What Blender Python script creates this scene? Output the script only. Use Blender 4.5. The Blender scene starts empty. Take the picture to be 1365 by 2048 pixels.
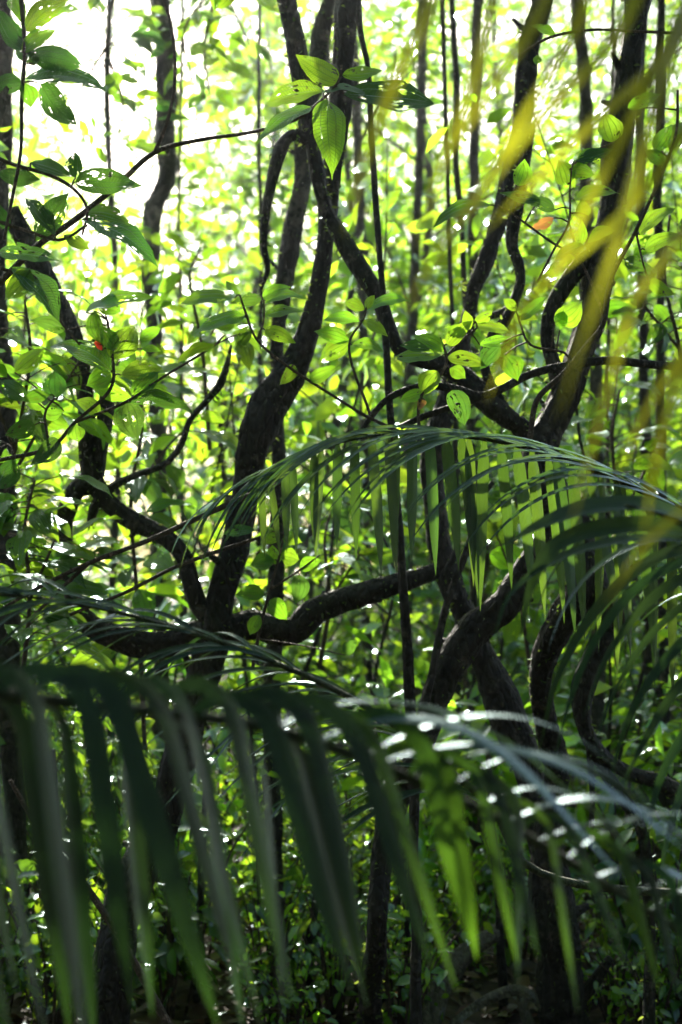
import bpy, math, random
import numpy as np
from mathutils import Vector, Matrix, noise

R_ = math.radians
SC = bpy.context.scene
COL = SC.collection

# ------------------------------------------------------------------ camera
PITCH = R_(2.0)
CAM = Vector((0, 0, 1.5))
FPX = 2844.4                      # focal length in photograph pixels (1365 x 2048)
FWD = Vector((0, math.cos(PITCH), math.sin(PITCH)))
UPV = Vector((0, -math.sin(PITCH), math.cos(PITCH)))
RGT = Vector((1, 0, 0))
cam_data = bpy.data.cameras.new('camera')
cam = bpy.data.objects.new('camera', cam_data)
COL.objects.link(cam)
cam.location = CAM
cam.rotation_euler = (math.pi / 2 + PITCH, 0, 0)
cam_data.sensor_fit = 'VERTICAL'
cam_data.sensor_height = 36
cam_data.lens = 50
cam_data.clip_start = 0.05
cam_data.clip_end = 2000
cam_data.dof.use_dof = True
cam_data.dof.focus_distance = 3.15
cam_data.dof.aperture_fstop = 3.3
SC.camera = cam

# ------------------------------------------------------------------ light
SUN_EL, SUN_AZ = R_(32), R_(-9)   # azimuth from +Y, negative = to the left
w = bpy.data.worlds.new('World')
SC.world = w
w.use_nodes = True
nt = w.node_tree
bg = nt.nodes['Background']
sky = nt.nodes.new('ShaderNodeTexSky')
sky.sky_type = 'NISHITA'
sky.sun_disc = False
sky.sun_elevation = SUN_EL
sky.sun_rotation = SUN_AZ
sky.air_density = 1.0
sky.dust_density = 2.5
nt.links.new(sky.outputs[0], bg.inputs[0])
bg.inputs[1].default_value = 0.075
sd = bpy.data.lights.new('sun', 'SUN')
sd.energy = 5.0
sd.angle = R_(0.5)
sd.color = (1.0, 0.94, 0.82)
sun = bpy.data.objects.new('sun', sd)
COL.objects.link(sun)
sdir = Vector((math.sin(SUN_AZ) * math.cos(SUN_EL), math.cos(SUN_AZ) * math.cos(SUN_EL), math.sin(SUN_EL)))
sun.rotation_euler = sdir.to_track_quat('Z', 'Y').to_euler()
sun.location = (-5, 20, 15)

vs = SC.view_settings
vs.view_transform = 'Standard'
vs.look = 'None'
vs.exposure = 2.2
vs.gamma = 1
vs.use_curve_mapping = False
cy = SC.cycles
cy.max_bounces = 6
cy.diffuse_bounces = 3
cy.glossy_bounces = 2
cy.transmission_bounces = 4
cy.transparent_max_bounces = 8
cy.volume_bounces = 0
cy.caustics_reflective = False
cy.caustics_refractive = False
cy.sample_clamp_indirect = 4
cy.use_denoising = True


# ------------------------------------------------------------------ helpers
def at(px, py, d):
    return CAM + d * (FWD + RGT * ((px - 682.5) / FPX) + UPV * ((1024 - py) / FPX))


def tag(o, label=None, cat=None, group=None, kind=None):
    if label: o['label'] = label
    if cat: o['category'] = cat
    if group: o['group'] = group
    if kind: o['kind'] = kind
    return o


def thing(name, loc, label, cat, group=None):
    o = bpy.data.objects.new(name, None)
    o.empty_display_size = 0.1
    COL.objects.link(o)
    o.location = loc
    return tag(o, label, cat, group)


class MB:
    """collects vertices, faces and uvs and links them as one mesh"""
    def __init__(self):
        self.v = []; self.f = []; self.uv = []; self.n = 0

    def add(self, V, F, UV=None):
        V = np.asarray(V, dtype=float)
        self.v.append(V)
        n = self.n
        self.f.extend([tuple(i + n for i in q) for q in F])
        self.uv.append(np.asarray(UV, dtype=float) if UV is not None else np.zeros((len(V), 2)))
        self.n += len(V)

    def mesh(self, name, mat, org=(0, 0, 0)):
        V = np.concatenate(self.v) - np.array(org)
        me = bpy.data.meshes.new(name)
        me.from_pydata(V.tolist(), [], self.f)
        U = np.concatenate(self.uv)
        lay = me.uv_layers.new(name='UVMap')
        idx = np.empty(len(me.loops), dtype=np.int32)
        me.loops.foreach_get('vertex_index', idx)
        lay.data.foreach_set('uv', U[idx].astype(np.float32).ravel())
        me.polygons.foreach_set('use_smooth', np.ones(len(me.polygons), dtype=bool))
        for m in (mat if isinstance(mat, (list, tuple)) else [mat]):
            me.materials.append(m)
        me.update()
        return me

    def build(self, name, mat, parent=None, org=None):
        """geometry is given in world space; parent sits unrotated at its own location"""
        o_ = Vector(org) if org is not None else (world_loc(parent) if parent else Vector((0, 0, 0)))
        ob = bpy.data.objects.new(name, self.mesh(name, mat, o_))
        COL.objects.link(ob)
        if parent:
            ob.parent = parent
            ob.location = o_ - world_loc(parent)
        else:
            ob.location = o_
        return ob


def world_loc(o):
    p = Vector((0, 0, 0))
    while o is not None:
        p = p + o.location
        o = o.parent
    return p


def catmull(P, step):
    """P: list of tuples (n dims, first three are xyz). resample smoothly about every `step` metres"""
    P = [np.array(p, dtype=float) for p in P]
    if len(P) == 2:
        P = [P[0], (P[0] + P[1]) / 2, P[1]]
    Q = [2 * P[0] - P[1]] + P + [2 * P[-1] - P[-2]]
    out = []
    for i in range(1, len(Q) - 2):
        a, b, c, d = Q[i - 1], Q[i], Q[i + 1], Q[i + 2]
        n = max(2, int(np.linalg.norm(c[:3] - b[:3]) / step) + 1)
        for k in range(n):
            t = k / n
            out.append(0.5 * ((2 * b) + (-a + c) * t + (2 * a - 5 * b + 4 * c - d) * t * t + (-a + 3 * b - 3 * c + d) * t ** 3))
    out.append(P[-1])
    return np.array(out)


def tube(mb, P, step=0.03, sides=14, rough=0.0, seed=0, cap=True, ridge=0.0, taper_end=1.0):
    """P: list of (x,y,z,radius)"""
    C = catmull(P, step)
    n = len(C)
    if ridge:
        dst = np.concatenate([[0], np.cumsum(np.linalg.norm(np.diff(C[:, :3], axis=0), axis=1))])
        for i in range(n):
            q = dst[i] * 5.5
            C[i, :3] += np.array(noise.noise_vector(Vector((q, seed * 3.3, 1.7)))) * C[i, 3] * .38
            C[i, 3] *= .88 * (1 + .16 * noise.noise(Vector((dst[i] * 7, seed * 1.9, 8.2))) + .07 * noise.noise(Vector((dst[i] * 23, seed, 3))))
    T = np.gradient(C[:, :3], axis=0)
    T /= np.linalg.norm(T, axis=1)[:, None] + 1e-9
    ref = np.array([0.31, -0.9, 0.2])
    N = np.cross(T[0], ref); N /= np.linalg.norm(N)
    V = []; UV = []
    s = 0.0
    for i in range(n):
        N = N - T[i] * N.dot(T[i]); N /= np.linalg.norm(N) + 1e-9
        B = np.cross(T[i], N)
        if i: s += np.linalg.norm(C[i, :3] - C[i - 1, :3])
        r = max(C[i, 3], 0.0008)
        for k in range(sides):
            a = 2 * math.pi * k / sides
            rr = r
            if rough:
                q = Vector((math.cos(a) * 1.3 + seed * 7.1, math.sin(a) * 1.3, s * 3.2))
                rr *= 1 + rough * (noise.noise(q) * 1.1 + noise.noise(q * 2.7) * 0.55 + (noise.noise(Vector((q.x * 5, q.y * 5, s * 34))) * .42 if ridge else 0))
                if ridge:
                    rr *= 1 + ridge * (noise.noise(Vector((math.cos(a) * 3.5, math.sin(a) * 3.5 + seed, s * 0.9 + a * 0.3))))
            V.append(C[i, :3] + (N * math.cos(a) + B * math.sin(a)) * rr)
            UV.append((k / sides, s))
    F = []
    for i in range(n - 1):
        for k in range(sides):
            k2 = (k + 1) % sides
            F.append((i * sides + k, i * sides + k2, (i + 1) * sides + k2, (i + 1) * sides + k))
    if cap:
        F.append(tuple(range(sides - 1, -1, -1)))
        F.append(tuple((n - 1) * sides + k for k in range(sides)))
    mb.add(V, F, UV)
    return C


def ppath(L, d):
    """pixel path: (px,py,width_px[,depth]) -> (x,y,z,radius)"""
    out = []
    for q in L:
        dd = q[3] if len(q) > 3 else d
        p = at(q[0], q[1], dd)
        out.append((p.x, p.y, p.z, q[2] * dd / FPX / 2))
    return out


# ------------------------------------------------------------------ materials
def new_mat(name):
    m = bpy.data.materials.new(name)
    m.use_nodes = True
    m.node_tree.nodes.clear()
    return m, m.node_tree.nodes, m.node_tree.links


def N(nodes, t, **kw):
    n = nodes.new('ShaderNode' + t)
    for k, v in kw.items():
        setattr(n, k, v)
    return n


def math_node(nodes, links, op, a, b=None, clamp=False):
    n = nodes.new('ShaderNodeMath'); n.operation = op; n.use_clamp = clamp
    for i, x in enumerate((a, b)):
        if x is None: continue
        if isinstance(x, (int, float)): n.inputs[i].default_value = x
        else: links.new(x, n.inputs[i])
    return n.outputs[0]


def mix_col(nodes, links, fac, a, b):
    n = nodes.new('ShaderNodeMix'); n.data_type = 'RGBA'
    for sock, x in ((n.inputs[0], fac), (n.inputs[6], a), (n.inputs[7], b)):
        if isinstance(x, (int, float)): sock.default_value = x
        elif isinstance(x, tuple): sock.default_value = (*x, 1) if len(x) == 3 else x
        else: links.new(x, sock)
    return n.outputs[2]


def bark_mat(name, dark, light, moss=(0.05, 0.07, 0.02), moss_amt=0.25, scale=1.0):
    m, nd, lk = new_mat(name)
    out = N(nd, 'OutputMaterial'); bs = N(nd, 'BsdfPrincipled')
    lk.new(bs.outputs[0], out.inputs[0])
    tc = N(nd, 'TexCoord')
    mp = N(nd, 'Mapping'); mp.inputs['Scale'].default_value = (13 * scale, 13 * scale, 6 * scale)
    lk.new(tc.outputs['Object'], mp.inputs[0])
    n1 = N(nd, 'TexNoise'); n1.inputs['Scale'].default_value = 2.2; n1.inputs['Detail'].default_value = 9; n1.inputs['Roughness'].default_value = .68
    lk.new(mp.outputs[0], n1.inputs['Vector'])
    n2 = N(nd, 'TexNoise'); n2.inputs['Scale'].default_value = 5 * scale; n2.inputs['Detail'].default_value = 5
    lk.new(tc.outputs['Object'], n2.inputs['Vector'])
    v = N(nd, 'TexVoronoi'); v.inputs['Scale'].default_value = 3.5; v.feature = 'DISTANCE_TO_EDGE'
    lk.new(mp.outputs[0], v.inputs['Vector'])
    cr = N(nd, 'ValToRGB')
    cr.color_ramp.elements[0].position = .36; cr.color_ramp.elements[0].color = (*dark, 1)
    cr.color_ramp.elements[1].position = .68; cr.color_ramp.elements[1].color = (*light, 1)
    lk.new(n1.outputs[0], cr.inputs[0])
    ms = N(nd, 'ValToRGB'); ms.color_ramp.elements[0].position = .52; ms.color_ramp.elements[1].position = .68
    lk.new(n2.outputs[0], ms.inputs[0])
    f = math_node(nd, lk, 'MULTIPLY', ms.outputs[0], moss_amt)
    c = mix_col(nd, lk, f, cr.outputs[0], moss)
    n3 = N(nd, 'TexNoise'); n3.inputs['Scale'].default_value = 9 * scale; n3.inputs['Detail'].default_value = 6; n3.inputs['Roughness'].default_value = .7
    mp3 = N(nd, 'Mapping'); mp3.inputs['Location'].default_value = (3.1, 7.7, 1.3); lk.new(tc.outputs['Object'], mp3.inputs[0]); lk.new(mp3.outputs[0], n3.inputs['Vector'])
    li = N(nd, 'ValToRGB'); li.color_ramp.elements[0].position = .57; li.color_ramp.elements[1].position = .63
    lk.new(n3.outputs[0], li.inputs[0])
    c = mix_col(nd, lk, math_node(nd, lk, 'MULTIPLY', li.outputs[0], .75), c, tuple(min(.3, x * 2.6 + .012) for x in light))     # pale lichen
    lk.new(c, bs.inputs['Base Color'])
    bs.inputs['Roughness'].default_value = .72
    bs.inputs['Specular IOR Level'].default_value = .35
    h = math_node(nd, lk, 'ADD', n1.outputs[0], math_node(nd, lk, 'MULTIPLY', math_node(nd, lk, 'MINIMUM', v.outputs[0], .25), 1.2))
    b = N(nd, 'Bump'); b.inputs['Strength'].default_value = 1.0; b.inputs['Distance'].default_value = .04 / scale
    lk.new(h, b.inputs['Height']); lk.new(b.outputs[0], bs.inputs['Normal'])
    return m


def leaf_mat(name, col, trans, var=0.35, rough=.34, gloss=.5, holes=0.0, veins=False, stripes=False, ypow=2.0, yellow=None):
    m, nd, lk = new_mat(name)
    out = N(nd, 'OutputMaterial')
    di = N(nd, 'BsdfDiffuse'); tr = N(nd, 'BsdfTranslucent'); gl = N(nd, 'BsdfGlossy')
    geo = N(nd, 'NewGeometry'); oi = N(nd, 'ObjectInfo')
    rnd = math_node(nd, lk, 'FRACT', math_node(nd, lk, 'ADD', geo.outputs['Random Per Island'], oi.outputs['Random']))
    # leaf to leaf variation: darker and older to brighter and younger
    hs = N(nd, 'HueSaturation')
    hs.inputs['Color'].default_value = (*col, 1)
    hs2 = N(nd, 'HueSaturation')
    hs2.inputs['Color'].default_value = (*trans, 1)
    val = N(nd, 'MapRange'); val.inputs[3].default_value = 1 - var; val.inputs[4].default_value = 1 + var
    lk.new(rnd, val.inputs[0])
    hue = N(nd, 'MapRange'); hue.inputs[3].default_value = .515; hue.inputs[4].default_value = .475
    lk.new(math_node(nd, lk, 'FRACT', math_node(nd, lk, 'MULTIPLY', rnd, 7.31)), hue.inputs[0])
    for h in (hs, hs2):
        lk.new(val.outputs[0], h.inputs['Value']); lk.new(hue.outputs[0], h.inputs['Hue'])
    c1, c2 = hs.outputs[0], hs2.outputs[0]
    nrm = None
    if veins or stripes:
        uv = N(nd, 'TexCoord'); sp = N(nd, 'SeparateXYZ'); lk.new(uv.outputs['UV'], sp.inputs[0])
        au = math_node(nd, lk, 'ABSOLUTE', math_node(nd, lk, 'SUBTRACT', math_node(nd, lk, 'MULTIPLY', sp.outputs[0], 2), 1))
        vv = sp.outputs[1]
    if veins:
        def line(x, wd):
            d = math_node(nd, lk, 'ABSOLUTE', math_node(nd, lk, 'SUBTRACT', au, x))
            return math_node(nd, lk, 'SUBTRACT', 1, math_node(nd, lk, 'DIVIDE', d, wd), clamp=True)
        vn = math_node(nd, lk, 'MAXIMUM', line(0.0, .05), math_node(nd, lk, 'MAXIMUM', line(.46, .045), math_node(nd, lk, 'MULTIPLY', line(.82, .04), .6)))
        ph = math_node(nd, lk, 'ADD', math_node(nd, lk, 'MULTIPLY', vv, 150), math_node(nd, lk, 'MULTIPLY', au, -16))
        tv = math_node(nd, lk, 'POWER', math_node(nd, lk, 'ADD', math_node(nd, lk, 'MULTIPLY', math_node(nd, lk, 'SINE', ph), .5), .5), 5)
        vein = math_node(nd, lk, 'MAXIMUM', vn, math_node(nd, lk, 'MULTIPLY', tv, .45))
        c1 = mix_col(nd, lk, math_node(nd, lk, 'MULTIPLY', vein, .5), c1, tuple(min(1, x * 1.7) for x in col))
        c2 = mix_col(nd, lk, math_node(nd, lk, 'MULTIPLY', vein, .85), c2, tuple(x * .2 for x in trans))
        # blotches of age
        nz = N(nd, 'TexNoise'); nz.inputs['Scale'].default_value = 3; nz.inputs['Detail'].default_value = 4
        tcx = N(nd, 'TexCoord'); lk.new(tcx.outputs['UV'], nz.inputs['Vector'])
        blo = math_node(nd, lk, 'MULTIPLY', math_node(nd, lk, 'SUBTRACT', nz.outputs[0], .45, clamp=True), 2.0, clamp=True)
        c2 = mix_col(nd, lk, blo, c2, (trans[0] * .75, trans[1] * .4, trans[2] * .5))
        b = N(nd, 'Bump'); b.inputs['Strength'].default_value = .6; b.inputs['Distance'].default_value = .004
        lk.new(vein, b.inputs['Height']); b.invert = True
        nrm = b.outputs[0]
    if stripes:
        ph = math_node(nd, lk, 'SINE', math_node(nd, lk, 'MULTIPLY', sp.outputs[0], 60))
        st = math_node(nd, lk, 'ADD', math_node(nd, lk, 'MULTIPLY', ph, .5), .5)
        c2 = mix_col(nd, lk, math_node(nd, lk, 'MULTIPLY', st, .45), c2, tuple(x * .5 for x in trans))
        c1 = mix_col(nd, lk, math_node(nd, lk, 'MULTIPLY', st, .35), c1, tuple(x * .6 for x in col))
        nz = N(nd, 'TexNoise'); nz.inputs['Scale'].default_value = 9; nz.inputs['Detail'].default_value = 4
        tcx = N(nd, 'TexCoord'); lk.new(tcx.outputs['Object'], nz.inputs['Vector'])
        blo = math_node(nd, lk, 'MULTIPLY', math_node(nd, lk, 'SUBTRACT', nz.outputs[0], .42, clamp=True), 2.6, clamp=True)
        c2 = mix_col(nd, lk, blo, c2, tuple(x * .45 for x in trans))
        if yellow:  # tip tint: real yellowing on one palm, painted sunlit tips on the near frond
            c2 = mix_col(nd, lk, math_node(nd, lk, 'POWER', vv, ypow), c2, yellow)
            c1 = mix_col(nd, lk, math_node(nd, lk, 'POWER', vv, ypow), c1, tuple(x * .25 for x in yellow))
        b = N(nd, 'Bump'); b.inputs['Strength'].default_value = .5; b.inputs['Distance'].default_value = .002
        lk.new(st, b.inputs['Height'])
        nrm = b.outputs[0]
    lk.new(c1, di.inputs[0]); lk.new(c2, tr.inputs[0])
    gl.inputs[0].default_value = (.80, .97, 1, 1); gl.inputs['Roughness'].default_value = rough
    if nrm is not None:
        for s in (di, tr, gl): lk.new(nrm, s.inputs['Normal'])
    mx = N(nd, 'AddShader')
    lk.new(di.outputs[0], mx.inputs[0]); lk.new(tr.outputs[0], mx.inputs[1])
    lw = N(nd, 'LayerWeight'); lw.inputs[0].default_value = .5      # a thin blade: the same reflection on both of its faces
    if nrm is not None: lk.new(nrm, lw.inputs['Normal'])
    fr = math_node(nd, lk, 'ADD', math_node(nd, lk, 'MULTIPLY', math_node(nd, lk, 'POWER', lw.outputs['Facing'], 5), .85), .045)
    m2 = N(nd, 'MixShader')
    lk.new(math_node(nd, lk, 'MULTIPLY', fr, gloss, clamp=True), m2.inputs[0])
    lk.new(mx.outputs[0], m2.inputs[1]); lk.new(gl.outputs[0], m2.inputs[2])
    last = m2.outputs[0]
    if holes:
        uvh = N(nd, 'TexCoord')
        vo = N(nd, 'TexVoronoi'); vo.inputs['Scale'].default_value = 9
        ad = N(nd, 'VectorMath'); ad.operation = 'ADD'
        lk.new(uvh.outputs['UV'], ad.inputs[0])
        cmb = N(nd, 'CombineXYZ'); lk.new(math_node(nd, lk, 'MULTIPLY', rnd, 13.3), cmb.inputs[0]); lk.new(math_node(nd, lk, 'MULTIPLY', rnd, 91.7), cmb.inputs[2])
        lk.new(cmb.outputs[0], ad.inputs[1])
        ns = N(nd, 'TexNoise'); ns.inputs['Scale'].default_value = 6
        lk.new(ad.outputs[0], ns.inputs['Vector'])
        lk.new(ad.outputs[0], vo.inputs['Vector'])
        big = N(nd, 'TexNoise'); big.inputs['Scale'].default_value = 2.3
        lk.new(ad.outputs[0], big.inputs['Vector'])
        lim = math_node(nd, lk, 'MULTIPLY', math_node(nd, lk, 'SUBTRACT', big.outputs[0], .5, clamp=True), holes * 4)
        hole = math_node(nd, lk, 'LESS_THAN', math_node(nd, lk, 'ADD', vo.outputs['Distance'], math_node(nd, lk, 'MULTIPLY', math_node(nd, lk, 'SUBTRACT', ns.outputs[0], .5), .25)), lim)
        tp = N(nd, 'BsdfTransparent')
        m3 = N(nd, 'MixShader')
        lk.new(hole, m3.inputs[0]); lk.new(last, m3.inputs[1]); lk.new(tp.outputs[0], m3.inputs[2])
        last = m3.outputs[0]
    lk.new(last, out.inputs[0])
    return m


M_BARK = bark_mat('dark_bark', (.008, .006, .005), (.042, .033, .025))
M_BARKG = bark_mat('grey_bark', (.022, .018, .014), (.09, .076, .06), moss_amt=.35)
M_PALE = bark_mat('weathered_wood', (.07, .06, .048), (.27, .24, .19), moss_amt=.3, scale=1.5)
M_TWIG = bark_mat('twig_bark', (.035, .022, .016), (.11, .07, .05), moss_amt=.1, scale=4)
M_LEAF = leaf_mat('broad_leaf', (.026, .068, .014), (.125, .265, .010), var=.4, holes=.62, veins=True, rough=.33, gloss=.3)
M_LEAFD = leaf_mat('dark_broad_leaf', (.024, .058, .018), (.035, .095, .008), var=.3, holes=.75, veins=True, rough=.33, gloss=.3)  # darker, less translucent copy of the broad leaf
M_WITHER = leaf_mat('withered_leaf', (.16, .085, .03), (.30, .16, .03), var=.15, holes=.7, veins=True)
M_RED = leaf_mat('red_leaf', (.30, .03, .012), (.60, .07, .015), var=.1, veins=True)
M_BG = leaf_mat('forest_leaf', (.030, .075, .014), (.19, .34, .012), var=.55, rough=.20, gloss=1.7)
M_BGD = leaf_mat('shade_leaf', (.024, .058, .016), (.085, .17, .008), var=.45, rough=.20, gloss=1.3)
M_BGY = leaf_mat('young_leaf', (.045, .09, .014), (.22, .42, .018), var=.45, rough=.22, gloss=1.4)
M_PALM = leaf_mat('palm_leaflet', (.012, .028, .013), (.038, .080, .006), var=.35, rough=.26, gloss=1.1, stripes=True)
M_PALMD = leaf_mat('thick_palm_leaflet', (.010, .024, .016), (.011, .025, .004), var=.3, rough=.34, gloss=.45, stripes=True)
M_PALMN = leaf_mat('foreground_palm_leaflet', (.009, .020, .016), (.004, .011, .002), var=.5, rough=.46, gloss=.8, stripes=True, yellow=(.012, .032, .003), ypow=5)  # leaflet tips lightened in the colour as if the sun caught them
M_PALM_LIT = leaf_mat('sunlit_palm_leaflet', (.012, .028, .014), (.018, .046, .004), var=.5, rough=.45, gloss=.5, stripes=True, yellow=(.06, .135, .007), ypow=1.8)  # lit copy of the near leaflet: sunlight put into its colour
M_PALMY = leaf_mat('yellowing_palm_leaflet', (.014, .030, .010), (.022, .045, .006), var=.25, rough=.4, gloss=.12, stripes=True, yellow=(.34, .35, .012), ypow=1.4)
M_MOSS = leaf_mat('bark_moss', (.030, .045, .012), (.10, .15, .02), var=.5, rough=.5, gloss=.4)
M_RACHIS = bark_mat('palm_rachis', (.022, .03, .012), (.06, .07, .03), moss_amt=0, scale=4)


def soil_mat():
    m, nd, lk = new_mat('forest_soil')
    out = N(nd, 'OutputMaterial'); bs = N(nd, 'BsdfPrincipled'); lk.new(bs.outputs[0], out.inputs[0])
    tc = N(nd, 'TexCoord')
    n1 = N(nd, 'TexNoise'); n1.inputs['Scale'].default_value = 9; n1.inputs['Detail'].default_value = 8
    lk.new(tc.outputs['Object'], n1.inputs['Vector'])
    v = N(nd, 'TexVoronoi'); v.inputs['Scale'].default_value = 14; lk.new(tc.outputs['Object'], v.inputs['Vector'])
    cr = N(nd, 'ValToRGB'); cr.color_ramp.elements[0].color = (.012, .008, .006, 1); cr.color_ramp.elements[1].color = (.08, .05, .03, 1)
    cr.color_ramp.elements[0].position = .3; cr.color_ramp.elements[1].position = .75
    lk.new(n1.outputs[0], cr.inputs[0])
    c = mix_col(nd, lk, math_node(nd, lk, 'MULTIPLY', v.outputs['Distance'], .5), cr.outputs[0], (.05, .035, .02))
    lk.new(c, bs.inputs['Base Color']); bs.inputs['Roughness'].default_value = .85
    b = N(nd, 'Bump'); b.inputs['Strength'].default_value = .8; b.inputs['Distance'].default_value = .04
    lk.new(n1.outputs[0], b.inputs['Height']); lk.new(b.outputs[0], bs.inputs['Normal'])
    return m


# ------------------------------------------------------------------ leaf clouds
LT = np.array([(0, 0, 0), (.3, .42, .06), (.3, 0, 0), (.3, -.42, .06), (.68, .36, .02), (.68, 0, -.05), (.68, -.36, .02), (1, 0, -.16)])
LF = [(0, 2, 1), (0, 3, 2), (1, 2, 5, 4), (2, 3, 6, 5), (4, 5, 7), (5, 6, 7)]


def leaves(mb, pos, dirs, nrm, L, W):
    pos = np.asarray(pos); a = np.asarray(dirs, dtype=float)
    a /= np.linalg.norm(a, axis=1)[:, None] + 1e-9
    n = np.asarray(nrm, dtype=float)
    s = np.cross(n, a); s /= np.linalg.norm(s, axis=1)[:, None] + 1e-9
    n = np.cross(a, s)
    L = np.asarray(L)[:, None, None]; W = np.asarray(W)[:, None, None]
    V = pos[:, None, :] + a[:, None, :] * LT[None, :, 0:1] * L + s[:, None, :] * LT[None, :, 1:2] * W + n[:, None, :] * LT[None, :, 2:3] * L
    k = len(pos)
    F = [tuple(i * 8 + j for j in f) for i in range(k) for f in LF]
    UV = np.tile(np.stack([LT[:, 1] + .5, LT[:, 0]], axis=1), (k, 1))
    mb.add(V.reshape(-1, 3), F, UV)


def spray(rs, lv, c, n, rad, flat, Lr, ratio=.45, up=.6):
    """a clump of n leaves round c, added to the list lv"""
    p = rs.normal(size=(n, 3)) * rad
    p[:, 2] *= flat
    d = p + rs.normal(size=(n, 3)) * rad * .6
    d[:, 2] -= rad * .35
    nr = rs.normal(size=(n, 3)) * (1 - up) * 1.4 + np.array([0, 0, up])
    L = rs.uniform(*Lr, size=n)
    lv.append((p + np.array(c), d, nr, L, L * ratio * rs.uniform(.8, 1.25, size=n)))


def flush(lv, name, mat):
    mb = MB()
    leaves(mb, np.concatenate([x[0] for x in lv]), np.concatenate([x[1] for x in lv]), np.concatenate([x[2] for x in lv]),
           np.concatenate([x[3] for x in lv]), np.concatenate([x[4] for x in lv]))
    return mb.mesh(name, mat)


def woody(seed, H, r0, crown_lo, crown_r, nbr, ncl, nleaf, Lr, clr, lean=.15, mat=None, bark=None, stems=1, up=.55, ratio=.45):
    """prototype meshes (trunk, crown) of a small tree or bush standing at the origin"""
    rs = np.random.RandomState(seed)
    tb = MB(); lv = []
    for s in range(stems):
        ang = rs.uniform(0, 6.28)
        ln = lean * (1 if stems == 1 else 2.2)
        top = np.array([math.cos(ang) * ln * H, math.sin(ang) * ln * H, H * rs.uniform(.85, 1)])
        P = []
        for k in range(6):
            t = k / 5
            wob = rs.normal(size=2) * .03 * H * (.3 if k == 0 else 1)
            P.append((top[0] * t ** 1.4 + wob[0], top[1] * t ** 1.4 + wob[1], top[2] * t - (.05 if k == 0 else 0), r0 * (1 - .8 * t)))
        C = tube(tb, P, step=H / 26, sides=8, rough=.15, seed=seed)
        for b in range(nbr):
            t = crown_lo + (1 - crown_lo) * (b + rs.uniform(0, 1)) / nbr
            i = min(len(C) - 1, int(t * (len(C) - 1)))
            o = C[i, :3]
            a = rs.uniform(0, 6.28)
            prof = math.sin(math.pi * min(1, .18 + .82 * (t - crown_lo) / (1 - crown_lo + 1e-6)) ** .8) * .75 + .35
            ln2 = crown_r * prof * rs.uniform(.55, 1.1)
            e = o + np.array([math.cos(a) * ln2, math.sin(a) * ln2, ln2 * rs.uniform(.0, .55)])
            mid = (o + e) / 2 + np.array([0, 0, ln2 * .12])
            tube(tb, [(*o, C[i, 3] * .5 + .002), (*mid, C[i, 3] * .3 + .002), (*e, .002)], step=ln2 / 5 + .02, sides=5, cap=False)
            for c in range(ncl):
                q = rs.uniform(.3, 1.05)
                cc = (o * (1 - q) + e * q) + rs.normal(size=3) * clr * .7 + np.array([0, 0, .1 * ln2 * math.sin(q * 3.14)])
                spray(rs, lv, cc, nleaf, clr, .45, Lr, ratio, up)
    return tb.mesh('trunk', bark or M_BARKG), flush(lv, 'crown', mat or M_BG)


def herb(seed, H, n, Lr, spread, mat):
    """a low plant: several thin stems with leaves"""
    rs = np.random.RandomState(seed)
    tb = MB(); lv = []
    for s in range(n):
        a = rs.uniform(0, 6.28); ln = spread * rs.uniform(.2, 1)
        e = np.array([math.cos(a) * ln, math.sin(a) * ln, H * rs.uniform(.5, 1)])
        o = e * .15; o[2] = -.02
        m = e * .5; m[2] = e[2] * .62
        tube(tb, [(*o, .005), (*m, .004), (*e, .0015)], step=H / 6, sides=5, cap=False)
        for q in np.linspace(.35, 1, 6):
            c = o * (1 - q) + e * q
            spray(rs, lv, c, 2, .03, .5, Lr, .5, .7)
    return tb.mesh('stem', M_TWIG), flush(lv, 'foliage', mat)


def place(name, protos, i, loc, rot, sc, label, cat, group, pn=('trunk', 'crown')):
    t = thing(name, loc, label, cat, group)
    t.rotation_euler = (0, 0, rot); t.scale = (sc, sc, sc)
    for nm, me in zip(pn, protos[i]):
        o = bpy.data.objects.new(nm, me); COL.objects.link(o); o.parent = t
    return t


# ------------------------------------------------------------------ ground
def gz(x, y):
    return .05 * noise.noise(Vector((x * .5, y * .5, 0))) + .02 * noise.noise(Vector((x * 2.1, y * 2.1, 4)))


mb = MB()
xs = np.concatenate([[-150, -60, -30], np.linspace(-14, 14, 57), [30, 60, 150]])
ys = np.concatenate([[-40, -15], np.linspace(-4, 34, 77), [45, 70, 120, 200]])
V = [(x, y, gz(x, y) if abs(x) < 40 and abs(y) < 60 else 0) for y in ys for x in xs]
nx = len(xs)
F = [(j * nx + i, j * nx + i + 1, (j + 1) * nx + i + 1, (j + 1) * nx + i) for j in range(len(ys) - 1) for i in range(nx - 1)]
mb.add(V, F)
tag(mb.build('ground', soil_mat()), kind='structure')

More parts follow.
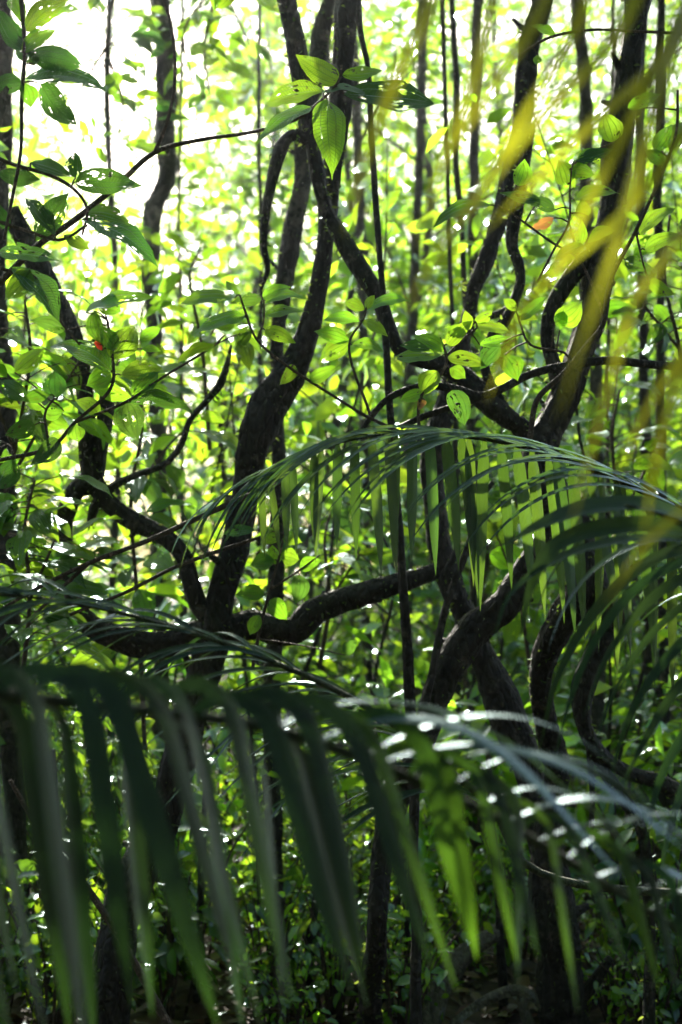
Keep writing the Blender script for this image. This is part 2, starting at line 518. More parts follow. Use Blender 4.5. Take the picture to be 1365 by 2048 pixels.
rs = np.random.RandomState(5)
lv = []
n = 9000
y = 3.5 + rs.beta(1, 2.2, size=n) * 14
x = rs.uniform(-1, 1, size=n) * (1.2 + y * .3)
z = np.array([gz(a, b) for a, b in zip(x, y)]) + rs.uniform(.004, .05, size=n)
ang = rs.uniform(0, 6.28, size=n)
d = np.stack([np.cos(ang), np.sin(ang), rs.normal(size=n) * .25], axis=1)
nr = rs.normal(size=(n, 3)) * .35 + np.array([0, 0, 1])
L = rs.uniform(.05, .14, size=n)
lv.append((np.stack([x, y, z], axis=1), d, nr, L, L * rs.uniform(.35, .6, size=n)))
m_lit = leaf_mat('dead_leaf', (.085, .048, .026), (.06, .028, .010), var=.6, rough=.35, gloss=.9)
me = flush(lv, 'leaf_litter', m_lit)
o = bpy.data.objects.new('leaf_litter', me); COL.objects.link(o)
tag(o, 'brown dead leaves littering the forest floor', 'leaf litter', kind='stuff')


# ------------------------------------------------------------------ twisted trees in the middle distance
def tree(name, label, cat, parts, d, mat=M_BARK, base=None, group=None):
    moss = name in ('twisted_tree', 'slim_tree')
    """parts: list of (part name, pixel path, depth)"""
    allp = [ppath(p[1], p[2] if len(p) > 2 else d) for p in parts]
    b = base or Vector(allp[0][0][:3])
    t = thing(name, Vector((b.x, b.y, gz(b.x, b.y))), label, cat, group)
    for k, (p, P) in enumerate(zip(parts, allp)):
        m = MB()
        sd_ = hash_s(name) + k * 3 + len(label)
        C = tube(m, P, step=.014, sides=22, rough=.19, seed=sd_, ridge=.16)
        rs = np.random.RandomState(sd_)
        ob = None
        if moss:
            for q in range(int(len(C) / 26)):                # broken twigs and knots
                i = rs.randint(3, len(C) - 3); r = C[i, 3]
                if r < .008: continue
                di = Vector(rs.normal(size=3)); di.y *= .6; di.normalize()
                a = Vector(C[i, :3]); ln = r * rs.uniform(1.3, 2.6)
                tube(m, [(*a, r * .42), (*(a + di * ln * .55), r * .30), (*(a + di * ln + Vector((0, 0, ln * .25))), r * .16)], step=.012, sides=8, rough=.25, seed=q)
        ob = m.build(p[0], mat, t)
        if moss:
            n = int(len(C) * 2.2)
            i = rs.randint(0, len(C), size=n)
            q = rs.normal(size=(n, 3)); q /= np.linalg.norm(q, axis=1)[:, None]
            T = np.gradient(C[:, :3], axis=0)[i]; T /= np.linalg.norm(T, axis=1)[:, None] + 1e-9
            q -= T * (q * T).sum(1)[:, None]; q /= np.linalg.norm(q, axis=1)[:, None] + 1e-9
            L = rs.uniform(.006, .022, size=n)
            mm = MB()
            leaves(mm, C[i, :3] + q * C[i, 3:4] * .93, q + rs.normal(size=(n, 3)) * .6 + np.array([0, 0, -.25]), rs.normal(size=(n, 3)), L, L * .45)
            mm.build('moss_leaves', M_MOSS, t)
    return t


def hash_s(s):
    return sum(ord(c) * (i + 1) for i, c in enumerate(s)) % 97


def crown(t, cx, cy, cz, rx, ry, rz, n, seed, mat, Lr=(.09, .18)):
    """a loose crown of leaf clumps high over the frame, hung on a few boughs"""
    rs = np.random.RandomState(seed)
    lv = []
    k = 0
    while k < n:
        q = rs.normal(size=3); q /= np.linalg.norm(q); q *= rs.uniform(.25, 1) ** .6
        c = np.array([cx + q[0] * rx, cy + q[1] * ry, cz + q[2] * rz])
        if c[2] < 1.75 + .455 * max(c[1], 0): continue
        spray(rs, lv, c, 22, .20, .4, Lr, .45, .55)
        k += 22
    me = flush(lv, 'crown', mat)
    me.transform(Matrix.Translation(-t.location))
    o = bpy.data.objects.new('crown', me); COL.objects.link(o); o.parent = t


T_CENTRE = tree('twisted_tree', 'dark leaning tree in the centre with a swollen bend below its straight upper trunk', 'tree', [
    ('trunk', [(200, 2110, 120), (225, 1930, 95), (265, 1790, 90), (330, 1620, 80), (380, 1440, 75), (425, 1290, 75), (440, 1200, 62), (470, 1110, 60),
               (490, 1010, 62), (500, 910, 72), (535, 840, 84), (575, 765, 74), (605, 690, 52), (632, 610, 44), (648, 520, 38), (655, 430, 42),
               (668, 320, 44), (682, 210, 48), (694, 100, 52), (705, -10, 56), (720, -160, 60)]),
    ('limb', [(432, 1240, 60), (398, 1215, 50), (382, 1175, 44), (368, 1120, 42), (335, 1080, 42), (285, 1052, 42), (240, 1022, 44), (205, 985, 46),
              (188, 940, 46), (178, 880, 42), (172, 800, 40), (158, 720, 44), (130, 640, 48), (95, 570, 48), (60, 500, 44), (20, 420, 40)]),
    ('limb', [(190, 950, 40), (198, 890, 34), (208, 840, 34), (214, 780, 30), (205, 700, 26), (190, 640, 22)]),
    ('limb', [(182, 960, 38), (160, 985, 42), (143, 1020, 42), (130, 1060, 36), (132, 1110, 38), (142, 1170, 44), (170, 1230, 52), (230, 1275, 62),
              (330, 1290, 60), (430, 1262, 62), (520, 1240, 58)]),
    ('limb', [(180, 1050, 14), (195, 1010, 24), (230, 975, 20), (270, 955, 16), (330, 930, 15), (362, 890, 14), (380, 840, 14), (415, 800, 17),
              (440, 770, 18), (455, 725, 13), (462, 690, 6)]),
    ('limb', [(430, 1262, 50), (505, 1250, 60), (550, 1262, 64), (590, 1262, 60), (625, 1225, 54), (680, 1195, 48), (750, 1178, 46), (820, 1158, 42), (880, 1142, 36)]),
], 4.15)

T_RIGHT = tree('twisted_tree', 'large dark tree on the right forking in a wide V above braided legs', 'tree', [
    ('trunk', [(1145, 2110, 120, 4.5), (1125, 1960, 100, 4.45), (1105, 1840, 86, 4.4), (1090, 1730, 76, 4.35), (1105, 1610, 60, 4.3), (1112, 1530, 58, 4.25),
               (1090, 1440, 52, 4.2), (1082, 1370, 52, 4.15), (1098, 1310, 60, 4.1), (1128, 1245, 66, 4.05), (1158, 1170, 70, 4), (1150, 1080, 76, 4), (1105, 990, 82, 4),
               (1080, 900, 74, 4), (1098, 845, 58, 4), (1130, 780, 56, 4), (1165, 690, 60, 4), (1195, 600, 64, 4), (1210, 500, 60, 4), (1222, 400, 56, 4),
               (1236, 280, 58, 4), (1254, 150, 56, 4), (1275, 30, 60, 4), (1300, -150, 62, 4)]),
    ('limb', [(1095, 860, 50), (1060, 870, 48), (1030, 845, 32), (1000, 800, 26), (978, 760, 24), (968, 715, 22), (985, 672, 22), (1012, 640, 24), (1030, 598, 24),
              (1042, 560, 22), (1038, 525, 24), (1026, 490, 24), (1030, 440, 28), (1042, 380, 26), (1050, 320, 30), (1058, 250, 26)]),
    ('limb', [(1105, 850, 46), (1122, 800, 40), (1108, 740, 36), (1094, 680, 34), (1104, 620, 36), (1130, 575, 40), (1165, 535, 42), (1205, 500, 44)]),
    ('limb', [(1075, 880, 40), (1040, 855, 40), (1005, 835, 50), (965, 800, 52), (930, 760, 46), (880, 730, 44), (840, 720, 40), (800, 700, 36), (775, 650, 36), (755, 595, 38),
              (725, 540, 38), (690, 485, 36), (655, 420, 34), (635, 350, 34), (622, 280, 36), (612, 200, 40), (595, 110, 44), (575, 20, 44), (555, -100, 46)]),
    ('limb', [(618, 285, 26), (596, 270, 26), (572, 282, 28), (555, 320, 28), (543, 370, 24), (532, 430, 20), (528, 490, 15), (536, 540, 11), (522, 580, 7)]),
    ('limb', [(1120, 1010, 60), (1095, 1070, 62), (1050, 1140, 66), (1005, 1210, 72), (950, 1270, 74), (905, 1330, 66), (870, 1400, 60), (845, 1470, 56), (800, 1580, 56),
              (765, 1720, 50), (748, 1880, 46), (735, 2110, 54, 4.5)]),
    ('limb', [(1165, 1110, 60), (1195, 1180, 52), (1212, 1250, 48), (1192, 1310, 46), (1168, 1370, 46), (1168, 1430, 40), (1185, 1480, 36), (1222, 1520, 30), (1270, 1548, 34),
              (1320, 1565, 38), (1370, 1600, 44), (1430, 1680, 50), (1480, 1800, 56), (1500, 2110, 60)]),
    ('limb', [(1182, 1470, 24), (1190, 1510, 22), (1215, 1555, 26), (1245, 1595, 28), (1275, 1640, 28), (1290, 1700, 28), (1300, 1850, 26), (1300, 2100, 26)]),
    ('limb', [(1182, 1475, 22), (1184, 1530, 16), (1186, 1590, 12), (1182, 1700, 10)]),
], 4.0)

T_DIAG = tree('twisted_tree', 'slim dark tree crossing behind the arching palm frond, its top leaning right', 'tree', [
    ('trunk', [(1120, 1900, 84), (1095, 1720, 76), (1060, 1560, 70), (1025, 1450, 72), (985, 1350, 72), (945, 1270, 62), (912, 1190, 54), (885, 1110, 52), (868, 1020, 50),
               (862, 930, 52), (876, 850, 54), (898, 770, 40), (920, 690, 32), (940, 620, 32), (950, 570, 36), (972, 520, 40), (995, 455, 40), (1020, 375, 44),
               (1040, 280, 46), (1052, 200, 50), (1066, 100, 50), (1085, 10, 44), (1110, -120, 42)], ),
    ('limb', [(940, 645, 20), (975, 635, 18), (1010, 622, 16), (1030, 600, 12)]),
], 4.4, base=at(1130, 2090, 4.6))

tree('slim_tree', 'narrow dark trunk rising just left of the central tree behind the hooked vine', 'tree', [
    ('trunk', [(560, 2080, 40), (545, 1500, 40), (555, 1000, 36), (556, 700, 34), (558, 620, 34), (570, 540, 38), (592, 440, 40), (606, 340, 38), (612, 240, 36), (650, 60, 38), (690, -120, 40)])], 5.0)

tree('hanging_vine', 'thin dark vine hanging straight beside the central trunk', 'vine', [
    ('stem', [(715, -60, 10), (722, 60, 13), (738, 140, 12), (742, 260, 13), (748, 360, 14), (756, 460, 14), (765, 570, 16), (772, 680, 17), (778, 800, 18), (790, 960, 18),
              (800, 1080, 18), (808, 1200, 20), (818, 1330, 24), (826, 1480, 24), (830, 1750, 24), (835, 2090, 26)])], 3.9)

tree('hanging_vine', 'fine branching vine beneath the arching frond, paler where it forks', 'vine', [
    ('stem', [(840, 1470, 18), (862, 1350, 18), (880, 1260, 16), (896, 1200, 16), (915, 1150, 14), (940, 1080, 14), (955, 1010, 12), (985, 965, 9)]),
    ('stem', [(896, 1200, 14), (884, 1160, 13), (905, 1120, 14), (920, 1080, 9)])], 3.8)

tree('log', 'pale broken log leaning on the forest floor with a curled end', 'log', [
    ('trunk', [(850, 2090, 60), (882, 1990, 52), (912, 1930, 46), (950, 1895, 38), (985, 1872, 34), (1000, 1868, 20)]),
    ('limb', [(945, 1890, 14), (925, 1872, 9), (903, 1862, 5)])], 4.5, M_PALE)
tree('root', 'low arched root lit along its top on the forest floor', 'root', [
    ('stem', [(880, 2080, 18), (915, 2040, 20), (970, 2000, 22), (1030, 1978, 24), (1075, 2000, 22), (1110, 2060, 22)]),
    ('stem', [(1040, 1980, 22), (1045, 2020, 24), (1065, 2070, 28)])], 4.45, M_PALE)

tree('leaning_stick', 'thin stick slanting down to the right at the lower left', 'stick', [
    ('stem', [(20, 1560, 10), (80, 1660, 12), (150, 1745, 14), (210, 1830, 15), (270, 1930, 16), (330, 2040, 17), (365, 2110, 18)])], 3.6, M_TWIG)
for lab, pts in (('thin upright stem under the near palm frond, left of the pale log', [(765, 2100, 34), (758, 1900, 30), (752, 1750, 24), (765, 1620, 18), (790, 1500, 12)]),
                 ('thin dark stem standing in the undergrowth below the near frond, forked low down', [(390, 2110, 18), (398, 1900, 16), (405, 1720, 15), (412, 1580, 12)]),
                 ('slender stem at the left edge of the undergrowth beside the dark leaning base', [(135, 2110, 16), (128, 1900, 14), (118, 1700, 14), (105, 1500, 11)]),
                 ('straight stem behind the near frond, right of the vine', [(1010, 2110, 22), (1000, 1850, 20), (985, 1650, 16), (975, 1500, 12)]),
                 ('bent red-brown stem curving up from the litter', [(770, 2060, 20), (800, 2000, 22), (818, 1940, 20), (815, 1860, 14), (825, 1780, 9)]),
                 ('short mossy stem with three twigs near the bottom left of the floor', [(625, 2110, 40), (618, 1990, 34), (625, 1850, 20), (640, 1740, 12)])):
    tree('bare_sapling', lab, 'sapling', [('stem', pts)], 4.7)

tree('fallen_branch', 'long bare branch crossing the shrubs from the left up to the arching frond', 'branch', [
    ('stem', [(-30, 1240, 8), (60, 1185, 8), (180, 1125, 9), (300, 1080, 10), (400, 1035, 11), (500, 990, 11), (580, 960, 9)], 3.4),
    ('stem', [(180, 1125, 9), (130, 1170, 8), (60, 1240, 8)], 3.4)], 3.4, M_TWIG)
tree('fallen_branch', 'dark branch running sideways across the right tree above the arching frond', 'branch', [
    ('stem', [(710, 880, 12), (745, 830, 14), (780, 795, 14), (830, 775, 15), (880, 772, 16), (920, 780, 18), (960, 792, 18), (1000, 780, 17), (1060, 750, 17), (1130, 732, 17),
              (1220, 720, 17), (1300, 728, 17), (1400, 738, 17)]),
    ('stem', [(800, 855, 14), (850, 832, 15), (900, 815, 15), (950, 798, 15), (985, 785, 12)])], 3.55)
tree('fallen_branch', 'fine branch sloping up under the tip of the arching frond', 'branch', [
    ('stem', [(140, 1230, 7), (250, 1185, 8), (350, 1135, 9), (430, 1105, 9), (520, 1075, 8)])], 3.7, M_TWIG)

crown(T_CENTRE, -1.7, 4.6, 5.0, 2.2, 1.8, 1.2, 1300, 201, M_BG)
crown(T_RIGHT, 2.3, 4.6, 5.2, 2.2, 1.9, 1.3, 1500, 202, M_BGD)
crown(T_DIAG, 1.7, 6.0, 6.0, 2.0, 1.6, 1.1, 900, 203, M_BG)

for k, (lab, pts, d, mt) in enumerate((
        ('pale grey trunk hazed by the bright clearing at the upper left', [(316, 1900, 36), (320, 1500, 34), (318, 1000, 34), (314, 760, 34), (310, 640, 36), (302, 520, 38), (310, 430, 42), (334, 340, 42), (332, 170, 44), (322, 0, 46), (330, -200, 48)], 7.0, M_BARKG),
        ('thin straight dark stem between the central and right trees', [(920, 1700, 14), (912, 900, 12), (905, 640, 11), (900, 480, 10), (893, 250, 10), (885, 0, 11), (880, -200, 11)], 5.6, M_BARK),
        ('slightly kinked slim stem beside the thin straight one', [(955, 1700, 18), (945, 900, 16), (934, 640, 15), (926, 500, 14), (914, 330, 13), (914, 200, 14), (905, 0, 13), (900, -200, 13)], 5.8, M_BARK),
        ('blurred pale trunk behind the two slim stems', [(815, 1500, 22), (818, 900, 20), (828, 600, 22), (836, 400, 20), (842, 200, 20), (850, -150, 20)], 9.0, M_BARKG),
        ('mottled trunk between the two dark trunks of the right side', [(1200, 1600, 34), (1195, 900, 30), (1186, 540, 28), (1172, 380, 26), (1172, 220, 28), (1158, 40, 28), (1150, -150, 28)], 7.0, M_BARKG),
        ('straight dark pole of a young tree near the right edge', [(1335, 1750, 24), (1328, 1200, 22), (1324, 880, 20), (1322, 620, 20), (1317, 400, 20), (1322, 150, 20), (1326, -150, 20)], 6.0, M_BARK),
        ('faint trunk seen just right of the central trunk', [(740, 1500, 22), (730, 800, 22), (726, 600, 22), (720, 430, 22), (716, 280, 22), (700, -150, 24)], 8.0, M_BARKG),
        ('thin stem standing left of the hooked vine', [(516, 1500, 12), (520, 820, 11), (523, 600, 10), (521, 420, 10), (518, 200, 9), (520, -150, 9)], 6.8, M_BARK),
        ('dark trunk cut by the left edge of the picture', [(40, 1950, 60), (25, 1500, 52), (10, 900, 46), (-6, 500, 42), (4, 250, 40), (8, 100, 38), (-2, -150, 40)], 5.2, M_BARK),
        ('dark slim trunk low on the right behind the forked root', [(1305, 1800, 34), (1312, 1500, 32), (1300, 1300, 30), (1306, 1120, 28), (1290, 800, 24), (1280, 300, 20), (1285, -150, 20)], 7.4, M_BARK),
        ('thin stem in the bright foliage left of the pale grey trunk', [(372, 1700, 12), (365, 900, 10), (362, 600, 9), (358, 480, 8), (362, 200, 8), (370, -150, 8)], 8.5, M_BARKG),
        ('leaning slim trunk behind the lower leg of the right tree', [(985, 1700, 22), (965, 1450, 20), (955, 1100, 18), (948, 480, 22), (950, 250, 22), (960, -150, 24)], 8.8, M_BARK),
        ('slim trunk hidden in the shrubs of the left middle', [(222, 1700, 20), (225, 1200, 18), (238, 900, 16), (232, 600, 15), (215, 200, 14), (225, -150, 14)], 8.2, M_BARKG),
        ('reddish slim stem low on the right by the bright bushes', [(1240, 1750, 14), (1238, 1500, 12), (1232, 1300, 11), (1215, 900, 10), (1225, 200, 9), (1230, -150, 9)], 7.8, M_TWIG))):
    t = tree('slender_tree', lab, 'tree', [('trunk', pts)], d, mt)
    p = at(pts[-1][0], pts[-1][1], d)
    crown(t, p.x, p.y, p.z + .5, 1.0, 1.0, .9, 260, 300 + k, M_BG)


# ------------------------------------------------------------------ broad leaved saplings
def leaf_grid(P, Q, w, nrm, rs, arch=.12, fold=.10):
    P = np.array(P); Q = np.array(Q)
    a = Q - P; L = np.linalg.norm(a); a /= L
    n = np.array(nrm); n = n - a * n.dot(a); n /= np.linalg.norm(n)
    s = np.cross(n, a)
    NI, NJ = 18, 8
    V = []; UV = []
    ph = rs.uniform(0, 6.28); tw = rs.uniform(-.3, .3); ex = rs.uniform(.66, 1.02); fu = rs.uniform(.7, 1.05); tip = rs.uniform(.3, .65); bend = rs.uniform(-.10, .10); dr = rs.uniform(0, .22)
    for i in range(NI + 1):
        v = i / NI
        f = math.sin(math.pi * min(1, v) ** ex) ** fu if 0 < v < 1 else 0
        f *= 1 - .15 * v
        if v > .86: f *= 1 - tip * ((v - .86) / .14) ** .7
        f = max(f, .012)
        for j in range(NJ + 1):
            u = j / NJ * 2 - 1
            h = arch * L * 4 * v * (1 - v) + fold * w * abs(u) * f + .035 * w * math.sin(v * 14 + ph + u) * abs(u) + tw * u * f * w * (v - .3)
            edge = 1 + .02 * math.sin(v * 40 + ph)
            V.append(P + a * L * v + s * (w / 2 * f * u * edge + bend * L * math.sin(math.pi * v)) + n * (h - dr * L * max(0, v - .55) ** 2))
            UV.append((j / NJ, v))
    F = [(i * (NJ + 1) + j, i * (NJ + 1) + j + 1, (i + 1) * (NJ + 1) + j + 1, (i + 1) * (NJ + 1) + j) for i in range(NI) for j in range(NJ)]
    return V, F, UV


def sapling(name, label, stems, lvs, d, seed, group=None, mat=M_LEAF, cat='sapling', foot=None):
    rs = np.random.RandomState(seed)
    P0 = ppath(stems[0], d)
    base = Vector(P0[0][:3])
    t = thing(name, base, label, cat, group)
    m = MB(); pts = []
    for s in stems:
        C = tube(m, ppath(s, d), step=.012, sides=8, rough=.12, seed=seed)
        pts.append(C)
    pts = np.concatenate(pts)
    built = []
    for l in lvs:
        bx, by, tx, ty, wpx = l[:5]
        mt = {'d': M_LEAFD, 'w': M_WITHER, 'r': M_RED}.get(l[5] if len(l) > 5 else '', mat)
        p = at(bx, by, d)
        i = np.argmin(np.linalg.norm(pts[:, :3] - np.array(p), axis=1))
        dd = (Vector(pts[i, :3]) - CAM).dot(FWD)
        lp = math.hypot(tx - bx, ty - by)
        dt = rs.uniform(-.35, .35) * lp * d / FPX
        P = at(bx, by, dd); Q = at(tx, ty, dd + dt)
        Lm = (Q - P).length
        wt = Lm * .46
        app = min(wpx * d / FPX, .98 * Lm)
        wt = max(wt, app * 1.03)
        th = math.acos(max(.12, min(1, app / wt)))
        a = (Q - P).normalized()
        view = (CAM - P).normalized()
        nv = (view - a * view.dot(a)).normalized()
        up = Vector((0, 0, 1)); side = a.cross(nv)
        sg = 1 if side.dot(up) > 0 else -1
        if rs.rand() < .12: sg = -sg
        nr = nv * math.cos(th) + side * sg * math.sin(th)
        if nr.z < 0: nr = -nr
        lm = MB()
        lm.add(*leaf_grid(P, Q, wt, nr, rs, arch=rs.uniform(.02, .12)))
        built.append((lm, mt, P))
        if (Vector(pts[i, :3]) - P).length > .004 and (Vector(pts[i, :3]) - P).length < .25:
            q = pts[i]
            tube(m, [(*q[:3], .0022), (*((Vector(q[:3]) + P) / 2 + Vector((0, 0, .004))), .0018), (*P, .0016)], step=.02, sides=6, cap=False)
    m.build('stem', M_TWIG, t)
    for lm, mt, P in built:
        lm.build('leaf', mt, t, org=P)
    return t


sapling('broadleaf_branch', 'long arching twig ending in a rosette of large lit leaves at the top centre', [
    [(-60, 620, 15), (0, 565, 14), (75, 492, 13), (150, 440, 12), (230, 375, 11), (310, 305, 10), (400, 280, 8), (500, 265, 7), (590, 240, 7), (640, 203, 6), (676, 165, 5), (684, 130, 4)],
    [(310, 305, 9), (336, 240, 8), (348, 180, 7), (350, 120, 7), (342, 50, 7), (322, -20, 7), (300, -90, 7)]],
    [(678, 162, 592, 110, 50), (685, 150, 766, 140, 32), (688, 188, 870, 202, 56, 'd'), (656, 200, 668, 357, 70), (650, 182, 525, 214, 42), (622, 214, 510, 286, 30),
     (645, 185, 742, 198, 18, 'd'), (440, -50, 430, 25, 36), (470, -40, 430, 20, 45)], 3.1, 1)
sapling('broadleaf_branch', 'drooping stem of hole-eaten leaves silhouetted at the top left', [
    [(38, -60, 9), (46, 40, 9), (50, 100, 8), (44, 200, 8), (42, 300, 7), (26, 390, 7), (8, 480, 6)]],
    [(52, 62, 142, -4, 46), (48, 50, 22, -30, 34), (50, 100, -8, 15, 46, 'd'), (56, 108, 172, 136, 54, 'd'), (50, 160, 223, 184, 36, 'd'), (82, 168, 158, 251, 54, 'd'),
     (44, 165, -20, 180, 42, 'd'), (48, 165, 62, 216, 38), (48, 120, 36, 70, 40, 'd'), (70, 130, 60, 100, 40, 'd'), (44, 105, 112, 60, 34)], 2.9, 2)
sapling('broadleaf_branch', 'grey-green spray of torn leaves against the glare on the left', [
    [(-40, 300, 8), (30, 330, 8), (100, 350, 8), (150, 380, 7), (175, 420, 6), (165, 470, 5)], [(-40, 430, 8), (50, 460, 7), (120, 480, 6), (175, 450, 5)], [(-20, 530, 8), (30, 545, 7), (70, 555, 7), (120, 640, 6), (160, 690, 4)]],
    [(-5, 345, 81, 358, 36, 'd'), (152, 356, 152, 304, 38, 'd'), (62, 325, 142, 352, 32, 'd'), (150, 365, 286, 372, 56, 'd'), (70, 482, 140, 384, 56, 'd'), (165, 440, 318, 532, 48, 'd'),
     (175, 425, 262, 452, 36), (-5, 505, 122, 522, 36, 'd'), (24, 535, 120, 640, 56, 'd'), (110, 470, 50, 395, 40, 'd'), (60, 540, 10, 600, 50), (130, 470, 180, 500, 30), (20, 460, -10, 400, 40, 'd')], 3.0, 3)
sapling('broadleaf_sapling', 'leafy sapling of broad glowing green leaves at mid left with one red leaf', [
    [(-50, 935, 9), (0, 920, 8), (100, 896, 8), (150, 845, 7), (220, 780, 7), (226, 715, 6), (215, 640, 5)], [(150, 845, 6), (250, 805, 6), (330, 752, 5), (420, 697, 5), (450, 670, 3)], [(100, 896, 6), (90, 830, 5), (110, 795, 4)]],
    [(225, 745, 92, 692, 50), (222, 716, 268, 650, 62), (222, 745, 172, 772, 46), (30, 745, 90, 696, 42), (112, 795, 110, 740, 52, 'd'), (128, 822, 80, 818, 44), (242, 750, 326, 736, 46),
     (265, 792, 318, 742, 42), (262, 804, 390, 822, 36, 'd'), (255, 806, 275, 882, 68, 'd'), (200, 605, 242, 622, 48), (188, 622, 206, 690, 36), (172, 625, 306, 592, 24), (280, 682, 322, 656, 26),
     (285, 698, 322, 702, 16), (100, 790, 45, 802, 30), (152, 848, 158, 885, 50), (200, 690, 192, 672, 16, 'r'), (205, 700, 188, 684, 12, 'r'), (60, 800, 0, 760, 40, 'd'), (70, 850, 10, 870, 40, 'd'),
     (120, 880, 60, 930, 45, 'd'), (30, 915, -10, 980, 50, 'd'), (200, 830, 150, 800, 34), (230, 700, 200, 650, 36), (130, 660, 60, 640, 36, 'd'), (300, 770, 350, 800, 30)], 3.3, 4)
sapling('broadleaf_sapling', 'fine branch of pale sunlit leaves left of the central trunk', [
    [(850, 885, 8), (740, 836, 7), (680, 800, 6), (575, 732, 6), (515, 680, 5), (492, 626, 5), (480, 590, 3)], [(515, 680, 4), (528, 640, 4), (528, 596, 3)]],
    [(470, 597, 355, 610, 30), (490, 632, 380, 672, 32), (470, 640, 430, 655, 30), (525, 597, 582, 573, 26), (530, 606, 616, 598, 24), (530, 632, 612, 622, 26), (530, 660, 592, 686, 32),
     (482, 678, 500, 742, 36), (430, 690, 350, 732, 26), (524, 598, 462, 606, 30, 'd'), (480, 590, 452, 560, 18), (500, 650, 470, 700, 30), (590, 730, 560, 770, 28), (620, 760, 680, 730, 30)], 3.15, 5)
sapling('broadleaf_sapling', 'small forked twig with flat pale leaves between the two big trees', [
    [(740, 830, 6), (735, 812, 6), (706, 735, 6), (700, 682, 5), (728, 638, 4), (733, 615, 3)]],
    [(730, 620, 688, 604, 26), (733, 622, 822, 600, 24), (725, 642, 776, 672, 24), (720, 642, 645, 640, 28), (700, 682, 628, 662, 36), (700, 684, 640, 722, 42), (704, 690, 770, 705, 24), (732, 618, 750, 590, 18)], 3.1, 6)
sapling('broadleaf_sapling', 'bushy cluster of layered leaves in front of the V of the right tree', [
    [(842, 900, 8), (840, 800, 7), (885, 745, 6), (893, 712, 6), (880, 675, 4)], [(893, 712, 5), (925, 680, 5), (955, 655, 4)], [(1140, 735, 5), (1130, 706, 5), (1062, 690, 5), (1038, 640, 4)]],
    [(890, 702, 824, 672, 32), (885, 712, 784, 717, 26), (895, 716, 976, 732, 32), (900, 736, 932, 757, 32), (876, 742, 845, 792, 46), (895, 690, 946, 640, 32), (930, 662, 890, 655, 26),
     (946, 652, 1022, 662, 24), (950, 642, 986, 620, 24), (960, 690, 1032, 672, 26), (1040, 642, 1096, 590, 26), (1032, 622, 1008, 598, 22), (1040, 632, 1076, 640, 22), (1010, 710, 1036, 762, 50),
     (905, 780, 930, 852, 46, 'd'), (1110, 644, 1166, 600, 52), (1120, 660, 1128, 620, 30), (850, 800, 838, 822, 18, 'w'), (870, 690, 800, 690, 28, 'd'), (940, 660, 930, 620, 24), (1000, 690, 960, 740, 40, 'd'),
     (855, 780, 800, 800, 26)], 3.15, 7)
sapling('broadleaf_sapling', 'loose airy twigs of scattered leaves at the upper right, one leaf withered orange', [
    [(1060, 880, 12), (1075, 800, 12), (1130, 745, 12), (1175, 690, 12), (1208, 645, 11), (1222, 560, 10), (1272, 462, 8), (1318, 362, 7), (1352, 270, 6), (1356, 180, 5)],
    [(1210, 648, 6), (1200, 610, 6), (1160, 522, 5), (1100, 482, 5), (1015, 420, 4)], [(1075, 565, 5), (1108, 500, 5), (1138, 445, 5), (1140, 380, 4), (1145, 330, 3)], [(1272, 462, 5), (1285, 520, 4), (1300, 570, 3)],
    [(1040, 110, 5), (1100, 75, 6), (1180, 60, 6), (1260, 62, 6), (1380, 68, 7)]],
    [(1228, 284, 1208, 226, 52), (1256, 218, 1322, 188, 30), (1310, 302, 1346, 248, 36), (1036, 372, 1050, 318, 40), (1150, 322, 1228, 298, 32, 'd'), (1136, 370, 1116, 318, 46), (980, 410, 866, 452, 26),
     (1108, 436, 1060, 458, 24, 'w'), (1150, 402, 1242, 385, 30), (1176, 432, 1164, 398, 32), (1176, 486, 1232, 460, 26), (1170, 490, 1108, 522, 28), (1280, 470, 1352, 415, 30), (1290, 500, 1368, 470, 32),
     (1200, 302, 1150, 335, 30), (1080, 400, 1000, 385, 26, 'd'), (1160, 490, 1164, 440, 24), (1340, 300, 1370, 240, 34), (1250, 520, 1310, 540, 30, 'd'), (1140, 340, 1190, 350, 40), (1110, 420, 1040, 400, 30, 'd'),
     (1075, 110, 1072, 130, 22), (1110, 70, 1060, 50, 20), (1300, 560, 1350, 590, 30), (1330, 330, 1290, 300, 30)], 3.2, 8)
sapling('broadleaf_sapling', 'low sapling of broad rounded leaves beneath the arching frond on the left of centre', [
    [(505, 1340, 8), (520, 1260, 7), (540, 1180, 6), (560, 1110, 5), (570, 1060, 4)], [(540, 1180, 5), (600, 1140, 4), (640, 1110, 3)]],
    [(560, 1080, 520, 1050, 34), (565, 1075, 605, 1085, 30), (550, 1120, 500, 1130, 40), (560, 1110, 600, 1120, 44), (600, 1140, 645, 1120, 30), (530, 1190, 470, 1190, 34), (540, 1200, 575, 1240, 40),
     (510, 1060, 446, 1068, 24, 'd'), (600, 1150, 590, 1210, 40, 'd'), (545, 1130, 545, 1090, 44), (690, 1310, 715, 1280, 28, 'd'), (520, 1230, 500, 1270, 30)], 3.7, 9)
sapling('broadleaf_sapling', 'sapling with big translucent yellow-green leaves glowing behind the right tree', [
    [(1060, 1340, 9), (1050, 1260, 8), (1035, 1180, 7), (1010, 1110, 5), (990, 1060, 4)]],
    [(985, 1100, 1060, 1165, 62), (1000, 1090, 1040, 1030, 40), (995, 1080, 960, 1040, 36), (1020, 1140, 985, 1200, 50), (1040, 1190, 1100, 1180, 44), (1045, 1240, 1010, 1290, 40), (1050, 1260, 1100, 1290, 36),
     (990, 1060, 1000, 1020, 30)], 4.9, 10)


